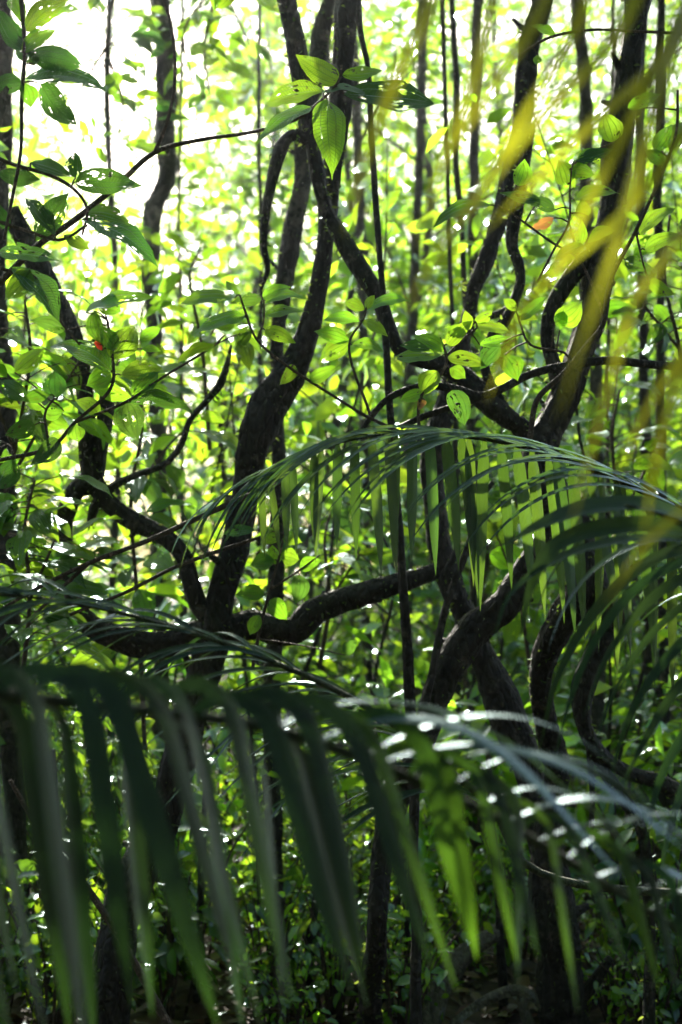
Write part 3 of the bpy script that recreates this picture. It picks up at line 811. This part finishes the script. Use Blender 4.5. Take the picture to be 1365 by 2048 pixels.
def shrub(name, label, stems, d, n, seed, size=(60, 115), reach=70, mat=M_LEAF, cat='sapling', spread=.25):
    """a sapling whose leaves are too many to trace: pairs of big leaves along its stems"""
    rs = np.random.RandomState(seed)
    P0 = ppath(stems[0], d)
    t = thing(name, Vector(P0[0][:3]), label, cat)
    m = MB(); pts = []
    for st in stems:
        C = tube(m, ppath(st, d), step=.02, sides=7, rough=.12, seed=seed)
        pts.append(C[int(len(C) * .25):])
    pts = np.concatenate(pts)
    lm = {0: MB(), 1: MB()}; tw = m
    k = d / FPX
    for i in range(n):
        q = pts[rs.randint(len(pts))]
        az = rs.uniform(0, 6.28)
        out = Vector((math.cos(az), math.sin(az), rs.uniform(-.35, .45)))
        P = Vector(q[:3]) + out * rs.uniform(.15, 1) * reach * k
        L = rs.uniform(*size) * k
        di = (out + Vector((0, 0, rs.uniform(-.9, .1)))).normalized()
        nr = Vector(rs.normal(size=3)) * .45 + Vector((0, -.25, 1))
        w = L * rs.uniform(.40, .56)
        lm[int(rs.rand() < .2)].add(*leaf_grid(P, P + di * L, w, nr, rs, arch=rs.uniform(.02, .12)))
        tube(tw, [(*q[:3], .002), (*((Vector(q[:3]) + P) / 2 + Vector((0, 0, .006))), .0017), (*P, .0014)], step=.03, sides=5, cap=False)
    tw.build('stem', M_TWIG, t)
    if lm[0].n: lm[0].build('foliage', mat, t)
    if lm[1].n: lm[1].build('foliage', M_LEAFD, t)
    return t


for k, (lab, st, d, n, sz, rc) in enumerate((
        ('tall leafy shrub of bright overlapping leaves at the left edge below the glare', [[(-60, 1400, 12), (-10, 1100, 10), (30, 900, 8), (60, 720, 7), (50, 600, 5)], [(10, 980, 8), (100, 820, 6), (160, 720, 4)], [(30, 900, 7), (-30, 760, 5)]], 3.9, 58, (85, 145), 95),
        ('shrub of mid-green leaves behind the S-shaped limb of the left', [[(290, 1500, 10), (275, 1200, 9), (262, 1000, 8), (285, 850, 6), (270, 740, 4)], [(262, 1000, 7), (330, 900, 5), (370, 860, 4)]], 4.6, 50, (75, 125), 85),
        ('dark shrub with drooping leaves in the lower left corner of the middle ground', [[(40, 1400, 10), (60, 1200, 9), (50, 1060, 7), (70, 960, 5)], [(60, 1200, 7), (110, 1080, 5)]], 3.8, 40, (85, 140), 95),
        ('bright shrub between the central trunk and the log below it', [[(640, 1330, 9), (660, 1200, 8), (650, 1080, 6), (670, 1000, 4)], [(660, 1200, 6), (720, 1110, 4)]], 5.0, 30, (55, 95), 80),
        ('shrub of thin layered leaves right of the V of the big tree', [[(1250, 1250, 10), (1240, 1050, 9), (1225, 880, 7), (1240, 780, 5)], [(1240, 1050, 7), (1300, 920, 5), (1330, 860, 4)]], 4.9, 40, (55, 100), 90),
        ('leafy sapling at the right edge behind the blurred yellow leaflets', [[(1390, 900, 10), (1360, 700, 8), (1330, 560, 7), (1340, 430, 5)], [(1360, 700, 6), (1280, 600, 5)]], 4.2, 34, (60, 105), 80),
        ('leafy branch hanging into the pale clearing from the top, just right of the grey trunk', [[(480, -180, 9), (440, -40, 8), (410, 90, 6), (420, 190, 4)], [(440, -40, 6), (370, 60, 5), (385, 160, 4)], [(440, -40, 6), (500, 90, 4)]], 6.0, 46, (40, 75), 75),
        ('sparse leafy branch hanging into the glare from the top, left of the grey trunk', [[(260, -180, 9), (235, -40, 8), (215, 90, 6), (245, 200, 5), (235, 290, 3)], [(215, 90, 6), (160, 180, 4)]], 5.6, 36, (40, 80), 80),
        ('high leafy spray in front of the pale clearing near the hooked vine', [[(420, 900, 9), (405, 700, 8), (380, 560, 6), (400, 500, 4)], [(405, 700, 6), (450, 620, 4)]], 5.2, 22, (50, 85), 70),
        ('bright low shrub in the gap right of the forked root', [[(1250, 1700, 9), (1260, 1560, 8), (1280, 1450, 6), (1275, 1380, 4)], [(1260, 1560, 6), (1330, 1480, 4)]], 5.6, 30, (45, 85), 80),
        ('shrub of small leaves low between the vine and the right tree', [[(930, 1750, 9), (935, 1560, 8), (925, 1420, 6), (935, 1340, 4)], [(935, 1560, 6), (980, 1480, 4)]], 5.6, 26, (45, 80), 80))):
    shrub('broadleaf_shrub', lab, st, d, n, 500 + k, sz, rc)


# ------------------------------------------------------------------ palms
def ribbon(C, W, side, fold=.25, seed=0):
    """C points (n,3); W widths; side: preferred width axis"""
    C = np.asarray(C); n = len(C)
    T = np.gradient(C, axis=0); T /= np.linalg.norm(T, axis=1)[:, None]
    side = np.array(side, dtype=float)
    V = []; UV = []
    for i in range(n):
        s = side - T[i] * side.dot(T[i]); s /= np.linalg.norm(s) + 1e-9
        side = s * .7 + np.array(side) * .3
        nn = np.cross(s, T[i])
        for j, u in enumerate((-1, -.5, 0, .5, 1)):
            V.append(C[i] + s * (u * W[i] / 2) + nn * (abs(u) * W[i] * fold))
            UV.append(((u + 1) / 2, i / (n - 1)))
    F = [(i * 5 + j, i * 5 + j + 1, (i + 1) * 5 + j + 1, (i + 1) * 5 + j) for i in range(n - 1) for j in range(4)]
    return V, F, UV


def wprof(n, w, full=.45, foot=5):
    v = np.linspace(0, 1, n)
    return w * np.clip(np.minimum(.35 + v * foot, 1) * (1 - np.clip((v - full) / (1 - full), 0, 1) ** 1.8), .03, 1)


def droop(P, d, L, g, n=18, curl=None):
    P = np.array(P, dtype=float); d = np.array(d, dtype=float); d /= np.linalg.norm(d)
    out = [P.copy()]
    for k in range(n - 1):
        gg = g * ((.4 + 1.2 * k / n) if g < 3 else (1.8 - 1.5 * k / n))
        d = d + np.array([0, 0, -1]) * gg / n * 2.2
        if curl is not None: d = d + np.array(curl) / n
        d /= np.linalg.norm(d)
        P = P + d * L / (n - 1)
        out.append(P.copy())
    return np.array(out)


def arc(P, hdir, th0, th1, L, knee, n=20):
    """a leaflet leaving at elevation th0 (degrees), bending over to th1 within the fraction knee of its length"""
    P = np.array(P, dtype=float)
    h = np.array([hdir[0], hdir[1], 0.0]); h /= np.linalg.norm(h) + 1e-9
    out = [P.copy()]
    for k in range(n - 1):
        q = min(1, (k + .5) / (n - 1) / knee)
        th = R_(th0 + (th1 - th0) * (q * q * (3 - 2 * q)) ** .8)
        P = P + (h * math.cos(th) + np.array([0, 0, math.sin(th)])) * L / (n - 1)
        out.append(P.copy())
    return np.array(out)


def palm(name, label, frond_specs, root):
    """root: ground point of the stem; frond_specs: list of dicts with a rachis in pixels and a leaflet rule"""
    t = thing(name, root, label, 'palm')
    sm = MB()
    first = ppath(frond_specs[0]['rachis'], frond_specs[0]['d'])[0]
    top = Vector(first[:3])
    tube(sm, [(root.x, root.y, root.z - .05, .035), (root.x + .02, root.y, root.z + .35, .03), (root.x, root.y + .02, root.z + .7, .025)], step=.05, sides=10, rough=.15)
    sm.build('stem', M_BARK, t)
    for fs in frond_specs:
        rs = np.random.RandomState(fs.get('seed', 1))
        P = ppath(fs['rachis'], fs['d'])
        C = catmull(P, .02)
        rm = MB()
        st = Vector((root.x, root.y + .02, root.z + .7))
        p0 = Vector(P[0][:3]); p1 = Vector(P[1][:3])
        mid = (st + p0) / 2 - (p1 - p0).normalized() * .15 + Vector((0, 0, .12))
        tube(rm, [(*st, .012), (*mid, .011)] + P, step=.03, sides=8, rough=.05)
        fr = rm.build('frond', M_RACHIS, t, org=P[0][:3])
        T = np.gradient(C[:, :3], axis=0); T /= np.linalg.norm(T, axis=1)[:, None]
        S = np.concatenate([[0], np.cumsum(np.linalg.norm(np.diff(C[:, :3], axis=0), axis=1))]); S /= S[-1]
        for row in fs['rows']:
            n = row['n']
            for k in range(n):
                v = row.get('from', 0) + (row.get('to', 1) - row.get('from', 0)) * (k + rs.uniform(-1, 1) * row.get('pos', .18) + .5) / n
                i = int(np.clip(np.searchsorted(S, v), 0, len(C) - 1))
                tan = T[i]
                a = row.get('along', 0) + row.get('along1', 0) * v
                dirn = tan * a + np.array(row.get('out', (0, 0, 0))) + rs.normal(size=3) * row.get('jit', .05)
                q = v if not row.get('rev') else 1 - v
                L = np.interp(v, *row['len']) * rs.uniform(.9, 1.08)
                W = np.interp(v, *row['wid']) * rs.uniform(.88, 1.1)
                if 'th' in row:
                    hd = np.array(row['hdir']) + rs.normal(size=2) * row.get('jit', .05) * 1.5
                    cv = arc(C[i, :3], hd, row['th'][0] + rs.normal() * 7, row['th'][1] + rs.normal() * 6, L, (row['th'][2] + (row['th'][3] * v if len(row['th']) > 3 else 0)) * rs.uniform(.8, 1.2))
                else:
                    cv = droop(C[i, :3], dirn, L, row['g'] * rs.uniform(.85, 1.15))
                sd_ = np.array(row['side']) + rs.normal(size=3) * row.get('twist', .12)
                m = MB(); m.add(*ribbon(cv, wprof(len(cv), W, row.get('full', .45), row.get('foot', 5)), sd_, row.get('fold', .22)))
                m.build('leaflet', row['lit_mat'] if 'lit_mat' in row and v > .42 and rs.rand() < .6 else row['mat'], fr, org=C[i, :3])  # toward the frond tip some leaflets take the painted sunlit copy
        for ex in fs.get('extra', []):
            Pp = ppath([(q[0], q[1], 1, q[2]) for q in ex['pts']], fs['d'])
            cv = catmull([p[:3] for p in Pp], .02)
            m = MB(); m.add(*ribbon(cv, wprof(len(cv), ex['w']) if not ex.get('flat') else np.full(len(cv), ex['w']), ex.get('side', (1, 0, 0)), .15))
            m.build('leaflet', ex['mat'], fr, org=cv[0])
    return t


def gp(x, y):
    return Vector((x, y, gz(x, y)))


# arching frond in focus
palm('palm', 'palm whose fine frond arches over mid picture, leaflets hanging like a comb', [dict(
    d=3.1, seed=3,
    rachis=[(1500, 1120, 14, 3.3), (1400, 1040, 13, 3.25), (1290, 985, 12, 3.2), (1190, 940, 11, 3.17), (1080, 902, 10, 3.14), (970, 878, 9, 3.1), (860, 868, 8, 3.08), (760, 870, 7, 3.05), (660, 890, 6, 3.02), (570, 925, 5, 2.98),
            (490, 965, 4, 2.95), (430, 1000, 2, 2.92)],
    rows=[dict(n=31, **{'from': .16, 'to': .93}, along=.12, along1=.1, out=(.22, .12, -.9), g=.5, len=([0, .35, .7, 1], [.45, .41, .29, .11]), wid=([0, .6, 1], [.028, .025, .013]), side=(1, .12, .1), mat=M_PALM, jit=.07, fold=.12),
          dict(n=30, **{'from': .10, 'to': .99}, along=1.0, out=(0, -.30, .06), g=.72, len=([0, .3, .7, 1], [.74, .70, .48, .18]), wid=([0, .6, 1], [.012, .011, .006]), side=(.15, .9, .45), mat=M_PALM, jit=.05, fold=.3),
          ])], gp(2.6, 3.4))

# near frond across the bottom
palm('palm', 'near palm with a broad frond drooping across the bottom, out of focus', [dict(
    d=1.4, seed=11,
    rachis=[(-420, 1375, 30, 1.22), (-250, 1372, 29, 1.24), (-80, 1380, 28, 1.27), (60, 1395, 27, 1.3), (200, 1412, 26, 1.33), (350, 1428, 25, 1.36), (480, 1445, 24, 1.38), (600, 1474, 24, 1.4), (720, 1515, 23, 1.42),
            (850, 1570, 22, 1.44), (980, 1630, 20, 1.46), (1100, 1700, 18, 1.47), (1220, 1775, 16, 1.48), (1340, 1850, 13, 1.5), (1440, 1930, 9, 1.52), (1530, 2010, 5, 1.54)],
    rows=[dict(n=27, **{'from': .03, 'to': .97}, hdir=(.80, -.30), th=(50, -77, .32, .22), len=([0, .25, .6, 1], [.40, .38, .26, .14]), wid=([0, .35, .6, 1], [.0255, .0245, .013, .008]), side=(1, -.25, 0), twist=.10, pos=.06, mat=M_PALMN, lit_mat=M_PALM_LIT, jit=.055, fold=.10, full=.62, foot=2.2),
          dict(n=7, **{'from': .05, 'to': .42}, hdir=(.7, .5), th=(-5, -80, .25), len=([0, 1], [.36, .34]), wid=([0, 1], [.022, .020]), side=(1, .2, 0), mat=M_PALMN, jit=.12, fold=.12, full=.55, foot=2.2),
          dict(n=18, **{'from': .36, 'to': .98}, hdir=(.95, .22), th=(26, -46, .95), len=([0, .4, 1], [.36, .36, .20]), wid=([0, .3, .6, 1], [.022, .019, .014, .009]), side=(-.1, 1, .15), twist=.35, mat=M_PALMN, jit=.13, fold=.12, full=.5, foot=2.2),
          ])], gp(-2.2, 1.3))

# fine dark frond at mid left
palm('palm', 'dark fine-leaved palm reaching left behind the near frond, leaflets arched in parallel', [dict(
    d=2.4, seed=21,
    rachis=[(1120, 1760, 16, 2.75), (980, 1610, 15, 2.7), (860, 1510, 14, 2.62), (760, 1430, 13, 2.55), (640, 1365, 12, 2.5), (500, 1305, 10, 2.45), (380, 1265, 9, 2.42), (250, 1228, 8, 2.4), (120, 1202, 7, 2.37), (0, 1190, 6, 2.33), (-120, 1190, 4, 2.3)],
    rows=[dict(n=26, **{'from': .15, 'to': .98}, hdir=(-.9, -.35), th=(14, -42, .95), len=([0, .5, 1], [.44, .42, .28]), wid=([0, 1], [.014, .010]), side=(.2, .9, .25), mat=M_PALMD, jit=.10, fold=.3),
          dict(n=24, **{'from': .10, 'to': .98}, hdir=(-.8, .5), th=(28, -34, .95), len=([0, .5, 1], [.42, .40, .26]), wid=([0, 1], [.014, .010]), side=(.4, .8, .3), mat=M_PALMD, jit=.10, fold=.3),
          ])], gp(1.4, 2.9))

# dark frond sweeping in from the right
D_ = M_PALMD
palm('palm', 'blue-green palm sweeping in from the right edge with long curving leaflets', [dict(
    d=2.2, seed=31,
    rachis=[(1760, 1500, 18, 2.3), (1680, 1340, 18, 2.28), (1600, 1220, 17, 2.25), (1510, 1130, 16, 2.2), (1420, 1070, 14, 2.15), (1330, 1030, 10, 2.1), (1250, 1010, 6, 2.05)],
    rows=[dict(n=4, **{'from': .15, 'to': .8}, along=.6, out=(-.2, .5, .2), g=1.5, len=([0, 1], [.50, .40]), wid=([0, 1], [.014, .013]), side=(.55, .75, .2), mat=D_, jit=.12, fold=.2)],
    extra=[dict(pts=[(1400, 1050, 2.12), (1300, 1012, 2.08), (1180, 1015, 2.04), (1080, 1050, 2.0), (1010, 1090, 1.98)], w=.028, mat=D_, side=(.2, .7, .6)),
           dict(pts=[(1430, 1075, 2.13), (1300, 1050, 2.08), (1180, 1062, 2.04), (1100, 1100, 2.0), (1060, 1180, 1.98), (1040, 1280, 1.97)], w=.026, mat=D_, side=(.6, .6, .5)),
           dict(pts=[(1450, 1090, 2.14), (1330, 1075, 2.1), (1220, 1085, 2.05), (1110, 1120, 2.0), (1020, 1190, 1.97), (985, 1290, 1.96)], w=.014, mat=D_, side=(.5, .7, .4)),
           dict(pts=[(1480, 1110, 2.15), (1360, 1100, 2.1), (1260, 1150, 2.05), (1170, 1250, 2.02), (1110, 1370, 2.0), (1080, 1500, 2.0)], w=.017, mat=D_, side=(.7, .6, .4)),
           dict(pts=[(1510, 1130, 2.16), (1400, 1115, 2.1), (1280, 1170, 2.05), (1190, 1280, 2.02), (1140, 1400, 2.0), (1110, 1520, 2.0)], w=.014, mat=D_, side=(.7, .6, .4)),
           dict(pts=[(1540, 1160, 2.2), (1420, 1140, 2.12), (1310, 1190, 2.06), (1215, 1310, 2.02), (1165, 1440, 2.0)], w=.017, mat=D_, side=(.7, .6, .4)),
           dict(pts=[(1560, 1180, 2.2), (1430, 1180, 2.12), (1310, 1260, 2.06), (1225, 1390, 2.02), (1190, 1500, 2.0)], w=.013, mat=D_, side=(.7, .6, .4)),
           dict(pts=[(1590, 1200, 2.2), (1450, 1220, 2.12), (1340, 1310, 2.06), (1260, 1430, 2.02), (1215, 1580, 2.0)], w=.016, mat=D_, side=(.7, .6, .4)),
           dict(pts=[(1600, 1230, 2.22), (1460, 1270, 2.14), (1360, 1370, 2.08), (1290, 1480, 2.04), (1230, 1600, 2.0)], w=.016, mat=D_, side=(.7, .6, .4)),
           dict(pts=[(1640, 1280, 2.24), (1500, 1330, 2.16), (1390, 1440, 2.1), (1320, 1560, 2.05), (1290, 1700, 2.02)], w=.018, mat=D_, side=(.7, .6, .4)),
           dict(pts=[(1660, 1310, 2.25), (1500, 1400, 2.16), (1390, 1530, 2.1), (1335, 1680, 2.05), (1320, 1780, 2.02)], w=.018, mat=D_, side=(.7, .6, .4))])], gp(2.2, 2.2))

# out of focus yellowing leaflets at the upper right, close to the lens
Y = M_PALMY
def yl(w, *pts):
    return dict(pts=[(x, y, z * 1.5) for x, y, z in pts], w=w * 1.0, mat=Y, side=(1, -.1, .3))
palm('palm', 'close palm frond with blurred yellow-tipped leaflets slanting through the upper right', [dict(
    d=.95, seed=41,
    rachis=[(1900, 700, 16, 1.12), (1760, 300, 16, 1.08), (1600, 0, 15, 1.05), (1450, -160, 14, 1.02), (1250, -240, 11, .99), (1050, -260, 8, .96), (900, -250, 5, .93)],
    rows=[],
    extra=[yl(.0090, (940, -240, .63), (862, 0, .62), (790, 160, .61), (725, 330, .60), (690, 470, .6)),
           yl(.0085, (1180, -240, .66), (1085, 10, .65), (1012, 130, .64), (950, 230, .64), (895, 310, .63)),
           yl(.0095, (1330, -200, .68), (1250, 40, .66), (1130, 180, .65), (1030, 290, .65), (950, 400, .64), (870, 510, .64), (800, 640, .63)),
           yl(.0085, (1480, -130, .69), (1330, 110, .68), (1200, 230, .67), (1080, 350, .66), (940, 490, .66)),
           yl(.0085, (1500, -100, .66), (1370, 60, .62), (1310, 210, .60), (1250, 430, .58), (1175, 650, .57), (1115, 840, .56)),
           yl(.0090, (1620, 60, .7), (1460, 330, .66), (1340, 500, .64), (1265, 610, .63), (1210, 800, .62), (1140, 1060, .61)),
           yl(.0085, (1680, 150, .7), (1480, 500, .66), (1365, 730, .64), (1312, 920, .63), (1285, 1095, .62)),
           yl(.0080, (1740, 300, .72), (1560, 760, .68), (1420, 960, .66), (1290, 1090, .65), (1205, 1215, .64)),
           yl(.0075, (1030, -255, .64), (960, 120, .64), (880, 340, .63), (835, 500, .63)),
           yl(.0075, (1440, -150, .68), (1290, 180, .67), (1190, 380, .66), (1120, 520, .66), (1060, 640, .65)),
           yl(.0070, (1250, -240, .66), (1150, 60, .66), (1060, 210, .65), (990, 330, .65), (930, 420, .65)),
           yl(.0075, (1700, 200, .7), (1440, 600, .68), (1310, 790, .67), (1230, 960, .66)),
           yl(.0075, (1560, -40, .7), (1290, 380, .7), (1080, 570, .69), (1020, 680, .68), (975, 800, .68))])], gp(1.3, 1.0))


# ------------------------------------------------------------------ the forest behind
TR = [woody(100, 8.5, .085, .24, 1.7, 18, 6, 30, (.07, .14), .24, mat=M_BG, lean=.04),
      woody(101, 9.5, .10, .30, 2.0, 18, 6, 30, (.08, .16), .27, mat=M_BG, lean=.06),
      woody(102, 7.5, .07, .20, 1.5, 17, 6, 28, (.07, .13), .22, mat=M_BGD, lean=.05)]
SAP = [woody(110, 3.6, .028, .22, .75, 10, 3, 14, (.09, .19), .15, mat=M_BG, lean=.08, bark=M_TWIG, ratio=.30),
       woody(111, 4.4, .032, .25, .85, 11, 3, 9, (.15, .27), .18, mat=M_BGY, lean=.10, bark=M_TWIG),
       woody(112, 3.0, .024, .20, .70, 9, 3, 14, (.08, .15), .13, mat=M_BGD, lean=.10, bark=M_TWIG)]
BU = [woody(120, 1.7, .016, .25, .55, 6, 2, 12, (.07, .14), .11, mat=M_BG, lean=.10, stems=4, bark=M_TWIG),
      woody(121, 1.4, .014, .25, .50, 6, 2, 8, (.12, .21), .13, mat=M_BGY, lean=.12, stems=4, bark=M_TWIG),
      woody(122, 2.0, .018, .22, .60, 7, 2, 12, (.08, .15), .12, mat=M_BGD, lean=.10, stems=4, bark=M_TWIG)]
TS = [woody(140 + k, 2.6 + .5 * k, .011, .35, .45, 6, 2, 7, (.07, .14), .10, mat=M_BG, bark=M_BARK, lean=.10 + .05 * k) for k in range(4)]
MT = [woody(150, 7.0, .05, .26, 1.5, 15, 4, 15, (.10, .19), .22, mat=M_BG, lean=.05),
      woody(151, 7.6, .055, .24, 1.6, 16, 4, 11, (.16, .28), .26, mat=M_BG, lean=.06),
      woody(152, 6.4, .045, .25, 1.4, 14, 4, 18, (.08, .15), .20, mat=M_BGD, lean=.06, ratio=.30)]
HB = [herb(130, .45, 13, (.035, .075), .30, M_BG), herb(131, .38, 14, (.03, .06), .28, M_BGY), herb(132, .6, 10, (.06, .12), .32, M_BGD)]

rnd = random.Random(77)


def px_of(x, y):
    return 682.5 + x / y * FPX


def scatter(n, y0, y1, fn, wide=1.35, power=1.0, mind=.0):
    rnd.seed(int(n * 7 + y0 * 100 + y1))
    pts = []
    tries = 0
    while len(pts) < n and tries < n * 60:
        tries += 1
        y = y0 + (y1 - y0) * rnd.random() ** power
        x = (rnd.random() * 2 - 1) * (.25 * y * wide + .35)
        if any((x - a) ** 2 + (y - b) ** 2 < mind ** 2 for a, b in pts): continue
        if not fn(px_of(x, y), y): continue
        pts.append((x, y))
    return pts


def gap(px, y):           # the clearing towards the sun stays open
    return not (60 < px < 410)


for x, y in scatter(170, 4.5, 9.5, lambda p, y: y > 5.1 or not (800 < p < 1180), mind=.13, power=1.5):
    i = rnd.choice((0, 1, 1, 2))
    place('herb', HB, i, gp(x, y), rnd.uniform(0, 6.28), rnd.uniform(.7, 1.3), 'low leafy plant in the undergrowth of the forest floor', 'plant', 'low plants of the undergrowth', ('stem', 'foliage'))
for x, y in scatter(58, 5.3, 13, lambda p, y: not (250 < p < 800 and 7.2 < y < 11), mind=.3, power=1.2):
    i = rnd.choice((0, 0, 1, 1, 2))
    place('bush', BU, i, gp(x, y), rnd.uniform(0, 6.28), rnd.uniform(.45, .9), 'out of focus leafy bush among the trees behind', 'bush', 'bushes of the forest behind', ('stem', 'foliage'))
for x, y in scatter(14, 9.0, 15, lambda p, y: 560 < p < 980 or p < 30 or y > 13, mind=.8):
    i = rnd.randrange(3)
    place('forest_tree', MT, i, gp(x, y), rnd.uniform(0, 6.28), rnd.uniform(.85, 1.15), 'out of focus leafy tree deep in the forest behind', 'tree', 'trees of the forest behind')
for x, y in scatter(58, 4.7, 9.0, lambda p, y: True, mind=.2):
    i = rnd.randrange(4)
    place('thin_sapling', TS, i, gp(x, y), rnd.uniform(0, 6.28), rnd.uniform(.7, 1.15), 'thin dark sapling stem with few leaves in the undergrowth', 'sapling', 'thin saplings of the undergrowth')
for x, y in scatter(44, 6.6, 16, lambda p, y: (gap(p, y) or rnd.random() < .3) and not (p > 950 and y < 9) and not (200 < p < 800 and y < 11), mind=.45):
    i = rnd.choice((0, 0, 1, 2, 2))
    place('forest_sapling', SAP, i, gp(x, y), rnd.uniform(0, 6.28), rnd.uniform(.7, 1.15), 'out of focus thin sapling among the trees behind', 'sapling', 'saplings of the forest behind')
for x, y in scatter(46, 15, 42, lambda p, y: gap(p, y) or (y > 19 and rnd.random() < .16), mind=.9):
    i = rnd.choice((0, 0, 1, 2, 2))
    place('forest_tree', TR, i, gp(x, y), rnd.uniform(0, 6.28), rnd.uniform(.8, 1.2), 'out of focus leafy tree deep in the forest behind', 'tree', 'trees of the forest behind')

# the far side of the clearing: a tall wood standing beyond the nearer trees
rs = np.random.RandomState(12)
lv = []
k = 0
while k < 3000:
    yy = rs.uniform(46, 62)
    xx = rs.uniform(-1, 1) * (yy * .36)
    zz = rs.uniform(0, 1) ** .9 * yy * .48
    px, py = 682.5 + xx / yy * FPX, 1123 - (zz - 1.5) / yy * FPX
    q = ((px - 230) / 190) ** 2 + ((py - 320) / 290) ** 2
    if q < 1 and rs.rand() > .22 * q: continue
    spray(rs, lv, (xx, yy, zz), 22, .85, .6, (.22, .46), .5, .45)
    k += 1
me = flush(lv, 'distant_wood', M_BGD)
o = bpy.data.objects.new('distant_wood', me); COL.objects.link(o)
tag(o, 'tall sunlit wood far behind the trees, open at the upper left', 'wood', kind='stuff')

# unseen forest behind and beside the photographer, added to cut the sky light
rs = np.random.RandomState(9)
lv = []
for k in range(1250):
    a = rs.uniform(math.pi * .97, math.pi * 2.03)
    r = rs.uniform(3.2, 8.5)
    c = (math.cos(a) * r * 1.0, math.sin(a) * r + 1.2, rs.uniform(.2, 8))
    spray(rs, lv, c, 24, .42, .6, (.16, .30), .5, .4)
me = flush(lv, 'unseen_wood', M_BGD)
o = bpy.data.objects.new('unseen_wood', me); COL.objects.link(o)
tag(o, 'unseen wood of leaves behind the viewpoint, added to darken the fill light', 'wood', kind='stuff')

# thin haze added to give the lens-glare glow around the sun
hz = MB()
hx, hy0, hy1, hz0, hz1 = 155, -45, 205, -1.5, 34
hz.add([(x, y, z) for z in (hz0, hz1) for y in (hy0, hy1) for x in (-hx, hx)],
       [(0, 2, 3, 1), (4, 5, 7, 6), (0, 1, 5, 4), (2, 6, 7, 3), (0, 4, 6, 2), (1, 3, 7, 5)])
hm, nd, lk = new_mat('glare_haze')
ho = N(nd, 'OutputMaterial'); pv = N(nd, 'VolumePrincipled')
pv.inputs['Color'].default_value = (.92, .97, 1, 1)
pv.inputs['Density'].default_value = .0010
pv.inputs['Anisotropy'].default_value = .9
lk.new(pv.outputs[0], ho.inputs['Volume'])
tag(hz.build('haze', hm), kind='stuff')
